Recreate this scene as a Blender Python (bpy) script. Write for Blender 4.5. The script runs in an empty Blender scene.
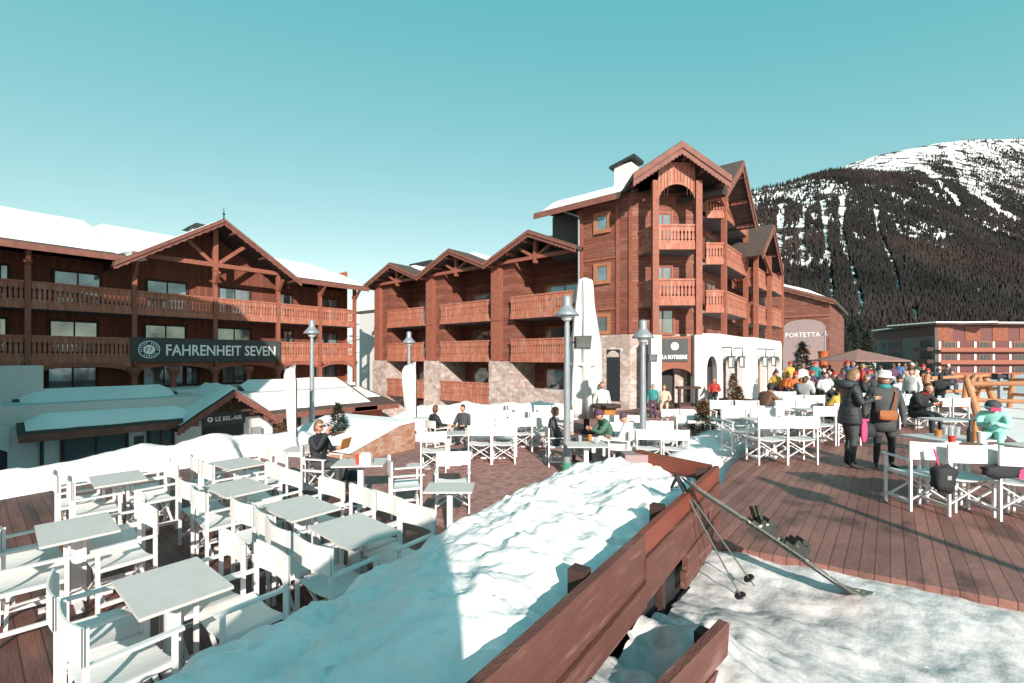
import bpy, bmesh, math, random
import numpy as np
from mathutils import Vector, Matrix, noise
random.seed(7)
S=bpy.context.scene; C=S.collection
# ---------------------------------------------------------------- camera frame (planning aid: real ground positions)
A=math.radians(39.7); FW=Vector((-math.sin(A),math.cos(A),0)); RT=Vector((math.cos(A),math.sin(A),0)); FL=455.0; CZ=2.45
def G(px,py,z=0.0):
    d=(CZ-z)*FL/(py-358); p=FW*d+RT*((px-512)/FL*d); return Vector((p.x,p.y,z))
def DP(px,d,z=0.0):
    p=FW*d+RT*((px-512)/FL*d); return Vector((p.x,p.y,z))
def YX(c,px):
    t=(px-512)/FL; r=FW+RT*t; return r.y*c/r.x
def XY(c,px):
    t=(px-512)/FL; r=FW+RT*t; return r.x*c/r.y
def ss(a,b,x):
    t=min(1,max(0,(x-a)/(b-a))) if a!=b else 0; return t*t*(3-2*t)
# ---------------------------------------------------------------- materials
def mat(name,col,rough=.7,var=.25,vscale=3.0,bump=.0,bscale=20.0,stripe=None,col2=None,c2scale=2.0,c2w=(.45,.6),metal=0.0,spec=.4,emit=None,stretch=None,trans=0.0):
    m=bpy.data.materials.new(name); m.use_nodes=True; nt=m.node_tree; N=nt.nodes; L=nt.links
    b=N['Principled BSDF']; b.inputs['Roughness'].default_value=rough; b.inputs['Metallic'].default_value=metal
    b.inputs['Specular IOR Level'].default_value=spec
    if trans: b.inputs['Transmission Weight'].default_value=trans
    tc=N.new('ShaderNodeTexCoord'); src=tc.outputs['Object']
    if stretch:
        mp=N.new('ShaderNodeMapping'); mp.inputs['Scale'].default_value=stretch; L.new(src,mp.inputs['Vector']); src2=mp.outputs[0]
    else: src2=src
    nz=N.new('ShaderNodeTexNoise'); nz.inputs['Scale'].default_value=vscale; nz.inputs['Detail'].default_value=5; L.new(src2,nz.inputs['Vector'])
    mr=N.new('ShaderNodeMapRange'); mr.inputs['From Min'].default_value=.25; mr.inputs['From Max'].default_value=.75; mr.inputs['To Min'].default_value=1-var; mr.inputs['To Max'].default_value=1+var
    L.new(nz.outputs['Fac'],mr.inputs['Value'])
    def rgb(c):
        n=N.new('ShaderNodeRGB'); n.outputs[0].default_value=(*c,1); return n.outputs[0]
    base=rgb(col)
    if col2:
        n2=N.new('ShaderNodeTexNoise'); n2.inputs['Scale'].default_value=c2scale; n2.inputs['Detail'].default_value=6; L.new(src2,n2.inputs['Vector'])
        r2=N.new('ShaderNodeMapRange'); r2.inputs['From Min'].default_value=c2w[0]; r2.inputs['From Max'].default_value=c2w[1]; L.new(n2.outputs['Fac'],r2.inputs['Value'])
        mx=N.new('ShaderNodeMix'); mx.data_type='RGBA'; L.new(r2.outputs[0],mx.inputs[0]); L.new(base,mx.inputs[6]); L.new(rgb(col2),mx.inputs[7]); base=mx.outputs[2]
    vm=N.new('ShaderNodeVectorMath'); vm.operation='SCALE'; L.new(base,vm.inputs[0]); L.new(mr.outputs[0],vm.inputs['Scale']); cur=vm.outputs[0]
    hgt=None
    if stripe:   # (vector weights, period, gap, darkness) : board seams with one random tone per board
        w,per,gap,dark=stripe
        dt=N.new('ShaderNodeVectorMath'); dt.operation='DOT_PRODUCT'; L.new(src,dt.inputs[0]); dt.inputs[1].default_value=w
        dv=N.new('ShaderNodeMath'); dv.operation='DIVIDE'; L.new(dt.outputs['Value'],dv.inputs[0]); dv.inputs[1].default_value=per
        fr=N.new('ShaderNodeMath'); fr.operation='FRACT'; L.new(dv.outputs[0],fr.inputs[0])
        fl=N.new('ShaderNodeMath'); fl.operation='FLOOR'; L.new(dv.outputs[0],fl.inputs[0])
        wn=N.new('ShaderNodeTexWhiteNoise'); wn.noise_dimensions='1D'; L.new(fl.outputs[0],wn.inputs['W'])
        wr=N.new('ShaderNodeMapRange'); wr.inputs['To Min'].default_value=.8; wr.inputs['To Max'].default_value=1.15; L.new(wn.outputs['Value'],wr.inputs['Value'])
        gp=N.new('ShaderNodeMath'); gp.operation='GREATER_THAN'; L.new(fr.outputs[0],gp.inputs[0]); gp.inputs[1].default_value=gap
        gm=N.new('ShaderNodeMapRange'); gm.inputs['To Min'].default_value=dark; L.new(gp.outputs[0],gm.inputs['Value'])
        m1=N.new('ShaderNodeMath'); m1.operation='MULTIPLY'; L.new(wr.outputs[0],m1.inputs[0]); L.new(gm.outputs[0],m1.inputs[1])
        v2=N.new('ShaderNodeVectorMath'); v2.operation='SCALE'; L.new(cur,v2.inputs[0]); L.new(m1.outputs[0],v2.inputs['Scale']); cur=v2.outputs[0]
        hgt=gp.outputs[0]
    L.new(cur,b.inputs['Base Color'])
    if bump or hgt:
        bp=N.new('ShaderNodeBump'); bp.inputs['Strength'].default_value=bump if bump else .4; bp.inputs['Distance'].default_value=.03
        n3=N.new('ShaderNodeTexNoise'); n3.inputs['Scale'].default_value=bscale; n3.inputs['Detail'].default_value=6; L.new(src2,n3.inputs['Vector'])
        h=n3.outputs['Fac']
        if hgt:
            ad=N.new('ShaderNodeMath'); ad.operation='MULTIPLY_ADD'; L.new(hgt,ad.inputs[0]); ad.inputs[1].default_value=.6; L.new(h,ad.inputs[2]); h=ad.outputs[0]
        L.new(h,bp.inputs['Height']); L.new(bp.outputs[0],b.inputs['Normal'])
    if emit:
        b.inputs['Emission Color'].default_value=(*emit[0],1); b.inputs['Emission Strength'].default_value=emit[1]
    return m
def stone_mat(name,c1,c2,mortar,scale,rand=1.0,vec=(1,1,1)):
    m=bpy.data.materials.new(name); m.use_nodes=True; nt=m.node_tree; N=nt.nodes; L=nt.links; b=N['Principled BSDF']; b.inputs['Roughness'].default_value=.85
    tc=N.new('ShaderNodeTexCoord'); mp=N.new('ShaderNodeMapping'); mp.inputs['Scale'].default_value=vec; L.new(tc.outputs['Object'],mp.inputs['Vector'])
    v=N.new('ShaderNodeTexVoronoi'); v.inputs['Scale'].default_value=scale; v.inputs['Randomness'].default_value=rand; L.new(mp.outputs[0],v.inputs['Vector'])
    e=N.new('ShaderNodeTexVoronoi'); e.feature='DISTANCE_TO_EDGE'; e.inputs['Scale'].default_value=scale; e.inputs['Randomness'].default_value=rand; L.new(mp.outputs[0],e.inputs['Vector'])
    sp=N.new('ShaderNodeSeparateColor'); L.new(v.outputs['Color'],sp.inputs[0])
    cr=N.new('ShaderNodeValToRGB'); cr.color_ramp.elements[0].color=(*c1,1); cr.color_ramp.elements[1].color=(*c2,1); L.new(sp.outputs[0],cr.inputs[0])
    th=N.new('ShaderNodeMapRange'); th.inputs['From Max'].default_value=.06; L.new(e.outputs['Distance'],th.inputs['Value'])
    mx=N.new('ShaderNodeMix'); mx.data_type='RGBA'; L.new(th.outputs[0],mx.inputs[0]); mx.inputs[6].default_value=(*mortar,1); L.new(cr.outputs[0],mx.inputs[7])
    nz=N.new('ShaderNodeTexNoise'); nz.inputs['Scale'].default_value=6; L.new(tc.outputs['Object'],nz.inputs['Vector'])
    mr=N.new('ShaderNodeMapRange'); mr.inputs['To Min'].default_value=.65; mr.inputs['To Max'].default_value=1.3; L.new(nz.outputs['Fac'],mr.inputs['Value'])
    vm=N.new('ShaderNodeVectorMath'); vm.operation='SCALE'; L.new(mx.outputs[2],vm.inputs[0]); L.new(mr.outputs[0],vm.inputs['Scale']); L.new(vm.outputs[0],b.inputs['Base Color'])
    bp=N.new('ShaderNodeBump'); bp.inputs['Strength'].default_value=.5; bp.inputs['Distance'].default_value=.03; L.new(th.outputs[0],bp.inputs['Height']); L.new(bp.outputs[0],b.inputs['Normal'])
    return m
WOOD=(.193,.062,.040)
M={}
M['siding']=mat('horizontal wood siding',WOOD,.75,.3,2.5,.35,30,((0,0,1),.17,.1,.45),col2=(.25,.115,.085),c2scale=.55,c2w=(.48,.75),stretch=(1,1,4))
M['vboards']=mat('vertical dark boards',(.175,.056,.033),.75,.25,2.0,.35,30,((.99,1,0),.19,.08,.5),stretch=(5,5,1))
M['beam']=mat('red brown beam',(.246,.082,.053),.7,.25,3,.2,25,stretch=(2,2,2))
M['rail']=mat('balcony boards',(.339,.117,.073),.7,.34,3,.2,25,col2=(.40,.20,.15),c2scale=.8,c2w=(.5,.72),stretch=(5,5,.8))
M['fascia']=mat('roof fascia',(.181,.070,.053),.7,.25,3,.2,25)
M['shingle']=mat('roof shingle',(.075,.055,.047),.85,.3,6,.5,12)
M['darkwood']=mat('dark timber',(.055,.028,.021),.75,.25,4,.2,20)
M['soffit']=mat('balcony soffit grey',(.17,.15,.155),.85,.12,4)
M['snow']=mat('snow',(.85,.795,.80),.55,.05,1.2,.35,7,spec=.3)
M['snowclean']=mat('roof snow',(.83,.82,.81),.6,.04,1.0,.25,4,spec=.3)
M['snowbank']=mat('piled snow',(.88,.815,.82),.5,.07,2.2,.6,9,col2=(.70,.69,.68),c2scale=3.0,c2w=(.62,.8),spec=.3)
M['trampled']=mat('trampled snow',(.56,.525,.53),.6,.22,3.0,.6,11,col2=(.36,.355,.35),c2scale=9,c2w=(.48,.72),spec=.3)
M['stucco']=mat('white stucco',(.58,.57,.56),.8,.06,3,.15,40)
M['white']=mat('white paint',(.67,.64,.645),.4,.04,6)
M['canvas']=mat('white canvas',(.67,.66,.65),.8,.05,10,.1,60)
M['tabletop']=mat('light grey laminate',(.56,.525,.51),.45,.06,8)
M['glass']=mat('window glass',(.24,.29,.31),.06,.5,.9,.10,1.3,metal=.5,spec=.6)
M['dark']=mat('dark interior',(.02,.02,.022),.6,.2,4)
M['darkglass']=mat('dark shop glass',(.06,.07,.075),.08,.2,1,metal=.3,spec=.7)
M['black']=mat('black metal',(.025,.027,.03),.5,.2,8)
M['signgrey']=mat('charcoal sign board',(.045,.05,.053),.6,.1,4)
M['letter']=mat('white lettering',(.82,.83,.83),.5,.03,5)
M['lampgrey']=mat('grey painted steel',(.27,.29,.32),.45,.12,7,metal=.3)
M['glasslamp']=mat('frosted lamp glass',(.7,.7,.68),.3,.05,5)
M['green']=mat('green paint band',(.05,.22,.14),.6,.15,6)
M['stone']=stone_mat('rubble stone',(.34,.25,.22),(.56,.46,.42),(.40,.33,.30),2.6,1.0,(1,1,1.5))
M['brick']=stone_mat('brick rubble wall',(.36,.15,.09),(.50,.30,.22),(.36,.30,.26),4.5,.8,(1,1,2))
M['paver']=stone_mat('reddish pavers',(.246,.111,.099),(.398,.205,.181),(.222,.140,.129),9,.35)
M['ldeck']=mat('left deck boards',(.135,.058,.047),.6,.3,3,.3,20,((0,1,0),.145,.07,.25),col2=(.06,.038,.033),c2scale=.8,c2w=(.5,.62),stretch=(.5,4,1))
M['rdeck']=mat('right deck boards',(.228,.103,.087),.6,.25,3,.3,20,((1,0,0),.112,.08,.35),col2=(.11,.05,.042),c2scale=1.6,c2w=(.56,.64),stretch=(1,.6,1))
M['plank']=mat('weathered red plank',(.135,.052,.041),.65,.22,3,.45,24,col2=(.20,.115,.10),c2scale=3,c2w=(.56,.74),stretch=(4,.9,6))
M['plankred']=mat('fresh red plank',(.193,.050,.032),.55,.2,5,.2,24,stretch=(3,.5,3))
M['log']=mat('peeled log',(.445,.199,.099),.7,.2,5,.2,20)
M['frame']=mat('orange window frame',(.33,.135,.07),.7,.2,4,.2,20)
M['pink']=mat('pink render',(.30,.215,.215),.85,.06,3)
M['greyrender']=mat('grey render',(.09,.09,.086),.85,.08,2)
M['redpanel']=mat('red brown shutters',(.13,.05,.047),.8,.15,3)
M['orange']=mat('orange timber panel',(.30,.085,.04),.7,.2,2)
M['redorange']=mat('faded red timber',(.20,.065,.04),.8,.25,1.5)
M['bark']=mat('bark',(.09,.06,.045),.9,.3,10,.4,30)
M['needle']=mat('conifer needles',(.030,.036,.024),.8,.4,4)
M['needlebrown']=mat('winter brown conifer',(.15,.075,.032),.8,.4,5)
M['forest']=mat('far conifers',(.025,.0245,.0235),.9,.5,.012,col2=(.037,.027,.025),c2scale=.006,c2w=(.42,.62),spec=.1)
M['mount']=mat('mountain snow',(.80,.81,.82),.8,.08,.02,.8,.03,col2=(.05,.04,.035),c2scale=.035,c2w=(.5,.6),spec=.2)
M['parasol']=mat('parasol fabric',(.60,.57,.56),.85,.05,6,.1,40)
M['flag']=mat('grey flag cloth',(.50,.51,.52),.8,.06,5,.1,30)
M['umbred']=mat('brown parasol cloth',(.26,.14,.13),.85,.1,5)
M['glassclear']=mat('drinking glass',(.75,.78,.8),.08,.05,5,spec=.8,trans=.7)
M['amber']=mat('amber drink',(.55,.19,.04),.2,.1,5,spec=.7)
M['red']=mat('red plastic',(.60,.06,.04),.45,.1,5)
M['orangepl']=mat('orange plastic',(.42,.10,.03),.5,.1,5)
M['paper']=mat('card paper',(.75,.66,.58),.7,.06,5)
M['skiA']=mat('ski topsheet',(.10,.11,.10),.35,.3,30,col2=(.55,.55,.30),c2scale=9,c2w=(.6,.62))
M['binding']=mat('binding plastic',(.03,.035,.03),.4,.2,20,col2=(.4,.45,.4),c2scale=18,c2w=(.62,.66))
M['poleM']=mat('ski pole shaft',(.16,.19,.18),.35,.15,8,metal=.5)
M['rattan']=mat('cane orange',(.42,.17,.05),.7,.2,10)
# people
M['skin']=mat('skin',(.50,.26,.18),.55,.06,20)
M['hairbr']=mat('brown hair',(.09,.045,.025),.6,.3,30)
M['hairbl']=mat('fair hair',(.17,.10,.052),.6,.3,30)
M['hairdk']=mat('dark hair',(.02,.015,.012),.6,.3,30)
M['eye']=mat('dark eye',(.02,.02,.02),.3,.1,5)
CL={'black':(.022,.024,.028),'charcoal':(.055,.058,.062),'navy':(.03,.045,.085),'red':(.38,.035,.03),'orange':(.55,.13,.03),'yellow':(.55,.33,.06),'teal':(.03,.22,.22),
 'white':(.60,.60,.59),'grey':(.28,.29,.30),'beige':(.52,.40,.32),'brown':(.13,.065,.04),'pink':(.60,.06,.17),'green':(.06,.14,.10),'mint':(.30,.62,.56),'blue':(.06,.16,.38),'purple':(.10,.04,.085)}
for k,v in CL.items(): M['c_'+k]=mat(k+' cloth',v,.75,.12,14,.15,50)
M['puffer']=mat('black quilted jacket',(.03,.034,.04),.5,.15,14,.5,40,((0,0,1),.075,.16,.35))
M['leather']=mat('tan leather',(.34,.11,.04),.5,.15,10)
# ---------------------------------------------------------------- mesh builder
class MB:
    def __init__(s,T=None): s.v=[];s.f=[];s.m=[];s.T=T;s.cur=0
    def add(s,vs,fs):
        o=len(s.v)
        for v in vs:
            v=Vector(v); s.v.append(s.T(v) if s.T else v)
        for f in fs: s.f.append(tuple(o+i for i in f)); s.m.append(s.cur)
    def box(s,x0,x1,y0,y1,z0,z1):
        s.add([(x0,y0,z0),(x1,y0,z0),(x1,y1,z0),(x0,y1,z0),(x0,y0,z1),(x1,y0,z1),(x1,y1,z1),(x0,y1,z1)],[(0,3,2,1),(4,5,6,7),(0,1,5,4),(1,2,6,5),(2,3,7,6),(3,0,4,7)]); return s
    def bar(s,p,q,w,h,up=(0,0,1)):
        p=Vector(p);q=Vector(q);d=(q-p).normalized();u=Vector(up)
        if abs(d.dot(u))>.98:u=Vector((0,1,0))
        a=d.cross(u).normalized()*(w/2);b=a.cross(d).normalized()*(h/2)
        s.add([p-a-b,p+a-b,p+a+b,p-a+b,q-a-b,q+a-b,q+a+b,q-a+b],[(0,3,2,1),(4,5,6,7),(0,1,5,4),(1,2,6,5),(2,3,7,6),(3,0,4,7)]); return s
    def tube(s,p,q,r,r2=None,n=10,cap=True):
        p=Vector(p);q=Vector(q);r2=r if r2 is None else r2;d=(q-p).normalized();u=Vector((0,0,1)) if abs(d.z)<.9 else Vector((1,0,0))
        a=d.cross(u).normalized();b=d.cross(a)
        vs=[];
        for (c,rr) in ((p,r),(q,r2)):
            for i in range(n):
                t=2*math.pi*i/n; vs.append(c+a*math.cos(t)*rr+b*math.sin(t)*rr)
        fs=[(i,(i+1)%n,n+(i+1)%n,n+i) for i in range(n)]
        if cap: fs+=[tuple(range(n))[::-1],tuple(range(n,2*n))]
        s.add(vs,fs); return s
    def lathe(s,prof,c=(0,0,0),n=16,fold=None):
        c=Vector(c);vs=[];k=len(prof)
        for (r,z) in prof:
            for i in range(n):
                t=2*math.pi*i/n; rr=r*(1+(fold(t,z) if fold else 0)); vs.append(c+Vector((rr*math.cos(t),rr*math.sin(t),z)))
        fs=[(j*n+i,j*n+(i+1)%n,(j+1)*n+(i+1)%n,(j+1)*n+i) for j in range(k-1) for i in range(n)]
        fs+=[tuple(range(n))[::-1],tuple(range((k-1)*n,k*n))]; s.add(vs,fs); return s
    def prism(s,poly,d):     # poly: 3d points (planar), d: extrusion vector
        d=Vector(d);n=len(poly);p=[Vector(a) for a in poly]
        s.add(p+[a+d for a in p],[tuple(range(n)),tuple(range(2*n-1,n-1,-1))]+[(i,n+i,n+(i+1)%n,(i+1)%n) for i in range(n)]); return s
    def blob(s,c,r,e=.75,n=16,m=10,amp=.08,seed=0):
        c=Vector(c);vs=[];pw=lambda x:math.copysign(abs(x)**e,x)
        for j in range(m+1):
            ph=math.pi*j/m
            for i in range(n):
                t=2*math.pi*i/n; x=pw(math.sin(ph))*pw(math.cos(t));y=pw(math.sin(ph))*pw(math.sin(t));z=pw(math.cos(ph)); k=1+amp*noise.noise(Vector((x*2+seed,y*2,z*2)))
                vs.append(c+Vector((x*r[0]*k,y*r[1]*k,z*r[2]*k)))
        s.add(vs,[(j*n+i,j*n+(i+1)%n,(j+1)*n+(i+1)%n,(j+1)*n+i) for j in range(m) for i in range(n)]); return s
    def slab(s,quad,t):      # quad of 4 pts, thickness vector
        return s.prism(quad,t)
    def build(s,name,m,parent=None,smooth=False,origin=None,fix=True):
        me=bpy.data.meshes.new(name); o0=Vector(origin) if origin is not None else (Vector(parent.location) if parent is not None and 'off' in parent else Vector((0,0,0)))
        if parent is not None and 'off' in parent: o0=Vector(parent['off'])
        me.from_pydata([v-o0 for v in s.v],[],s.f)
        ms=m if isinstance(m,(list,tuple)) else [m]
        for q in ms: me.materials.append(M[q] if isinstance(q,str) else q)
        if len(ms)>1:
            for p,i in zip(me.polygons,s.m): p.material_index=i
        if fix:
            bm=bmesh.new(); bm.from_mesh(me); bmesh.ops.recalc_face_normals(bm,faces=bm.faces[:]); bm.to_mesh(me); bm.free()
        if smooth:
            for p in me.polygons:p.use_smooth=True
        o=bpy.data.objects.new(name,me); C.objects.link(o)
        if parent is not None:
            o.parent=parent
            if 'off' in parent: o['off']=list(o0)
        elif origin is not None: o.location=o0
        return o
def tag(o,label,cat,group=None,kind=None):
    if label:
        o['label']=label
        n=len(label.split())
        if n<4 or n>16: print('LABEL LENGTH',n,label)
    if cat:o['category']=cat
    if group:o['group']=group
    if kind:o['kind']=kind
    return o
def thing(name,label,cat,loc=(0,0,0),rz=0,group=None,world=False):
    o=bpy.data.objects.new(name,None); C.objects.link(o); o.location=loc; o.rotation_euler=(0,0,rz); o.empty_display_size=.2
    if world: o['off']=list(loc)      # its parts are given in world coordinates
    tag(o,label,cat,group); return o
KIDS={}
def copy_tree(o,parent=None):
    c=o.copy(); C.objects.link(c)
    if parent is not None: c.parent=parent
    for ch in KIDS.setdefault(o.name,list(o.children)): copy_tree(ch,c)
    return c
def struct(o): o['kind']='structure'; return o
def frame(O,U,N):
    O=Vector(O);U=Vector(U).normalized();N=Vector(N).normalized()
    return lambda v: O+U*v[0]+N*v[1]+Vector((0,0,v[2]))
def grid(name,m,xs,ys,hf,smooth=True,kind='structure',keep=None):
    vs=[];fs=[];nx=len(xs);ny=len(ys)
    for y in ys:
        for x in xs: vs.append((x,y,hf(x,y)))
    for j in range(ny-1):
        for i in range(nx-1):
            if keep is None or keep((xs[i]+xs[i+1])/2,(ys[j]+ys[j+1])/2):
                fs.append((j*nx+i,j*nx+i+1,(j+1)*nx+i+1,(j+1)*nx+i))
    me=bpy.data.meshes.new(name); me.from_pydata(vs,[],fs); me.materials.append(M[m])
    if keep:
        bm=bmesh.new(); bm.from_mesh(me); bmesh.ops.delete(bm,geom=[v for v in bm.verts if not v.link_faces],context='VERTS'); bm.to_mesh(me); bm.free()
    if smooth:
        for p in me.polygons:p.use_smooth=True
    o=bpy.data.objects.new(name,me); C.objects.link(o)
    if kind:o['kind']=kind
    return o
def fr(a,b,st):
    n=max(1,int(round((b-a)/st))); return [a+(b-a)*i/n for i in range(n+1)]
def nz(x,y,s=1.0,z=0.0): return noise.noise(Vector((x*s,y*s,z)))
def fbm(x,y,s,o=4,z=0.0): return noise.fractal(Vector((x*s,y*s,z)),1.0,2.0,o)
SKYTINT=(1.63,1.017,.683); SKYADD=(-.65,1.59,1.66); SKYSTR=.10; EXPO=.55
# ================================================================ camera, sky, sun
cam=bpy.data.objects.new('camera',bpy.data.cameras.new('camera')); C.objects.link(cam); S.camera=cam
cam.location=(0,0,CZ); cam.rotation_euler=(math.pi/2,0,A); cam.data.sensor_width=36; cam.data.lens=FL/1024*36; cam.data.shift_y=16.5/1024; cam.data.clip_end=20000; cam.data.clip_start=.05
SUNH=(FW*-.98+RT*.20).normalized(); EL=math.radians(23)
sd=(SUNH*math.cos(EL)+Vector((0,0,math.sin(EL))))
sun=bpy.data.objects.new('sun',bpy.data.lights.new('sun','SUN')); C.objects.link(sun); sun.rotation_euler=sd.to_track_quat('Z','Y').to_euler(); sun.data.energy=5.0; sun.data.angle=math.radians(.5); sun.data.color=(1,.90,.80); sun.location=(0,0,60)
W=bpy.data.worlds.new('World'); S.world=W; W.use_nodes=True; nt=W.node_tree; N=nt.nodes; L=nt.links
sky=N.new('ShaderNodeTexSky'); sky.sky_type='NISHITA'; sky.sun_disc=False; sky.sun_elevation=EL; sky.sun_rotation=math.atan2(sd.x,sd.y); sky.altitude=1700; sky.air_density=1.0; sky.dust_density=.3; sky.ozone_density=1.0
vm=N.new('ShaderNodeVectorMath'); vm.operation='MULTIPLY_ADD'; L.new(sky.outputs[0],vm.inputs[0]); vm.inputs[1].default_value=SKYTINT; vm.inputs[2].default_value=SKYADD
vx=N.new('ShaderNodeVectorMath'); vx.operation='MAXIMUM'; L.new(vm.outputs[0],vx.inputs[0]); vx.inputs[1].default_value=(.35,1.0,1.0)
ga=N.new('ShaderNodeGamma'); ga.inputs['Gamma'].default_value=.8; L.new(vx.outputs[0],ga.inputs['Color']); vk=N.new('ShaderNodeVectorMath'); vk.operation='MULTIPLY'; L.new(ga.outputs[0],vk.inputs[0]); vk.inputs[1].default_value=(1.325,1.445,1.445); L.new(vk.outputs[0],N['Background'].inputs['Color']); N['Background'].inputs['Strength'].default_value=SKYSTR
vs=S.view_settings; vs.view_transform='Standard'; vs.look='None'; vs.exposure=EXPO; vs.gamma=1
# ================================================================ ground
def tg(x,y):      # paved terrace and deck surface height
    return -.3*ss(-8.5,-11.5,x)*ss(4.5,7,y)+.35*ss(15,22,y)*ss(-10.5,-6.5,x)
def hg(x,y):      # terrain
    r=math.hypot(x,y)
    low=-3.0; right=.3
    k=ss(-14.5,-11.8,x+ .0*y)
    z=low*(1-k)+k*(tg(x,y)-.25)
    z=z*(1-ss(-3.0,-1.4,x))+right*ss(-3.0,-1.4,x)
    if x>-4: z+=ss(1.6,4,x)*ss(9,14,y)*.05
    # ski slope mound on the right
    m=ss(4,9,x)*ss(17,30,y); z+=1.0*m
    z+= 7.5*ss(9,30,x)*ss(30,55,y)*(1-ss(70,110,y))
    z+=-6.0*ss(50,110,r)*(1 if y>0 else .4)*ss(-14,-2,x)
    if r>260: z+= (r-260)*.02
    return z+ (.04*nz(x,y,.8)+.015*nz(x,y,2.7) if r<60 else 0)
def axis(lo,hi,st):
    out=[-6000,-3000,-1500,-800,-450,-280,-180,-120,-85]+fr(-60,lo,4)[:-1]+fr(lo,hi,st)+fr(hi,70,4)[1:]+[85,120,180,280,450,800,1500,3000,6000]
    return out
grid('snow_ground','snow',axis(-20,16,.4),axis(-6,44,.4),lambda x,y:hg(x,y))
# trampled snow in the right foreground, 2 cm above the ground sheet, lumpy towards the plank wall
def fg(x,y):
    return .32+.11*ss(4.0,5.1,y-.152*(x+1.5))+.05*fbm(x,y,1.1,5)+.02*fbm(x,y,4.0,4)+.035*abs(nz(x,y,2.3,9))
def xw(y): return -1.19-.071*(y-1.2)
def lump(x,y):
    d=x-xw(y)
    return (.27*ss(1.45,.35,d)*ss(4.6,2.6,y)*(1+.8*fbm(x,y,1.8,4,3))+.12*ss(.25,.55,nz(x,y,1.3,31))*ss(2.2,1.2,d)*ss(5,3,y))
o=grid('trampled_snow','trampled',fr(-1.55,5,.035),fr(.3,6.2,.035),lambda x,y: fg(x,y)+lump(x,y),keep=lambda x,y: x>xw(y)+.01 and y<5.12+.152*(x+1.56))
# pavers
grid('terrace_paving','paver',fr(-12.2,-2.3,.4),fr(4.4,26,.4),lambda x,y:tg(x,y),keep=lambda x,y: x<-3.0 or y<20)
# left timber deck
def slab_deck(name,m,poly,z,th):
    b=MB(); b.prism([(x,y,z-th) for x,y in poly],(0,0,th)); o=b.build(name,m); o['kind']='structure'; return o
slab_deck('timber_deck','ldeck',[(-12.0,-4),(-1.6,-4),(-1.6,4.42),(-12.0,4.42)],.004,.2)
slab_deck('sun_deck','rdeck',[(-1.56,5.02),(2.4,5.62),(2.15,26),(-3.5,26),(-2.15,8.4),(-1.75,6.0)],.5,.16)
# snow mats over wet pavers: thin melted patches
def patch(cx,cy,rx,ry,z,seed):
    rnd=random.Random(seed); b=MB(); n=26
    p=[]
    for i in range(n):
        t=2*math.pi*i/n; k=1+.35*noise.noise(Vector((math.cos(t)*1.5,math.sin(t)*1.5,seed)))
        p.append((cx+math.cos(t)*rx*k,cy+math.sin(t)*ry*k,z))
    b.prism(p,(0,0,.012)); o=b.build('snow_patch','trampled'); o['kind']='structure'; return o
q=G(385,442,-.05); patch(q.x,q.y,.9,.5,tg(q.x,q.y)+.0,1)
q=G(418,466,0); patch(q.x,q.y,.35,.2,tg(q.x,q.y)+.0,4)
# ---- snow banks
def xl(y): 
    return -3.9-.27*max(0,y-.5)*.9 if y<4.5 else -4.87-.03*(y-4.5)
def bank(x,y):
    a=xl(y)+.25*nz(x*0,y,.9,5)+.1*nz(0,y,2.6,8); w=xw(min(y,5.25))
    if y>5.25: w=-1.45-(y-5.25)*.9
    top=1.2*(1-ss(5.0,7.6,y))
    t=(x-a)/(w-a)
    if t<0: return -.06
    p=ss(0,.62,t)**.85*(.86+.14*ss(.4,1,t)) - .10*ss(.8,1.0,t)
    z=top*p*(1+.10*fbm(x,y,.8,3,2))
    r=.06*fbm(x,y,1.6,5,1)+.05*abs(fbm(x,y,3.4,4,4))+.03*max(0,fbm(x,y,6.5,3,8))+.018*fbm(x,y,11,3)+.05*ss(.25,.5,nz(x,y,2.4,17))-.05*ss(.3,.45,nz(x,y,3.1,23))
    rut=-.06*math.exp(-((x-xl(y)-1.0-.25*math.sin(y*2.1))**2)/.012)*ss(3,3.6,y)*ss(6.3,5.4,y)
    return z+(r+rut)*min(1,t*5)*ss(0,.3,top)
grid('snow_bank','snowbank',fr(-5.6,-1.15,.032),fr(-1.5,7.7,.032),bank,keep=lambda x,y: x<(xw(min(y,5.3))-.03 if y<5.4 else -1.4-(y-5.3)*.9))
def ridge(name,pts,w,h,seed,base=-.1,st=.16):
    # a ploughed ridge of snow along a polyline
    P=[Vector((a[0],a[1],0)) for a in pts]; H=[a[2] for a in pts]
    vs=[];fs=[];rows=[]
    seg=[(P[i+1]-P[i]).length for i in range(len(P)-1)]; Lt=sum(seg); n=int(Lt/st); k=17
    for i in range(n+1):
        s=Lt*i/n; j=0
        while j<len(seg)-1 and s>seg[j]: s-=seg[j]; j+=1
        f=s/seg[j]; c=P[j].lerp(P[j+1],f); hh=H[j]+(H[j+1]-H[j])*f; d=(P[j+1]-P[j]).normalized(); nn=Vector((-d.y,d.x,0))
        row=[]
        endk=min(1,i/5,(n-i)/5)**.5
        for q in range(k):
            t=-1+2*q/(k-1); x=c+nn*(t*w*(1+.15*nz(c.x,c.y,.7,seed)))
            z=(hh*max(0,1-abs(t)**2.2)*(1+.35*fbm(x.x,x.y,.7,3,seed))+.09*fbm(x.x,x.y,1.8,4,seed)*(1-abs(t)))*endk+ (base if callable(base) is False else base(x.x,x.y))
            row.append(len(vs)); vs.append((x.x,x.y,z))
        rows.append(row)
    for a,b in zip(rows,rows[1:]):
        for q in range(k-1): fs.append((a[q],a[q+1],b[q+1],b[q]))
    me=bpy.data.meshes.new(name); me.from_pydata(vs,[],fs); me.materials.append(M['snowbank'])
    for p in me.polygons:p.use_smooth=True
    o=bpy.data.objects.new(name,me); C.objects.link(o); o['kind']='structure'; return o
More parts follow.
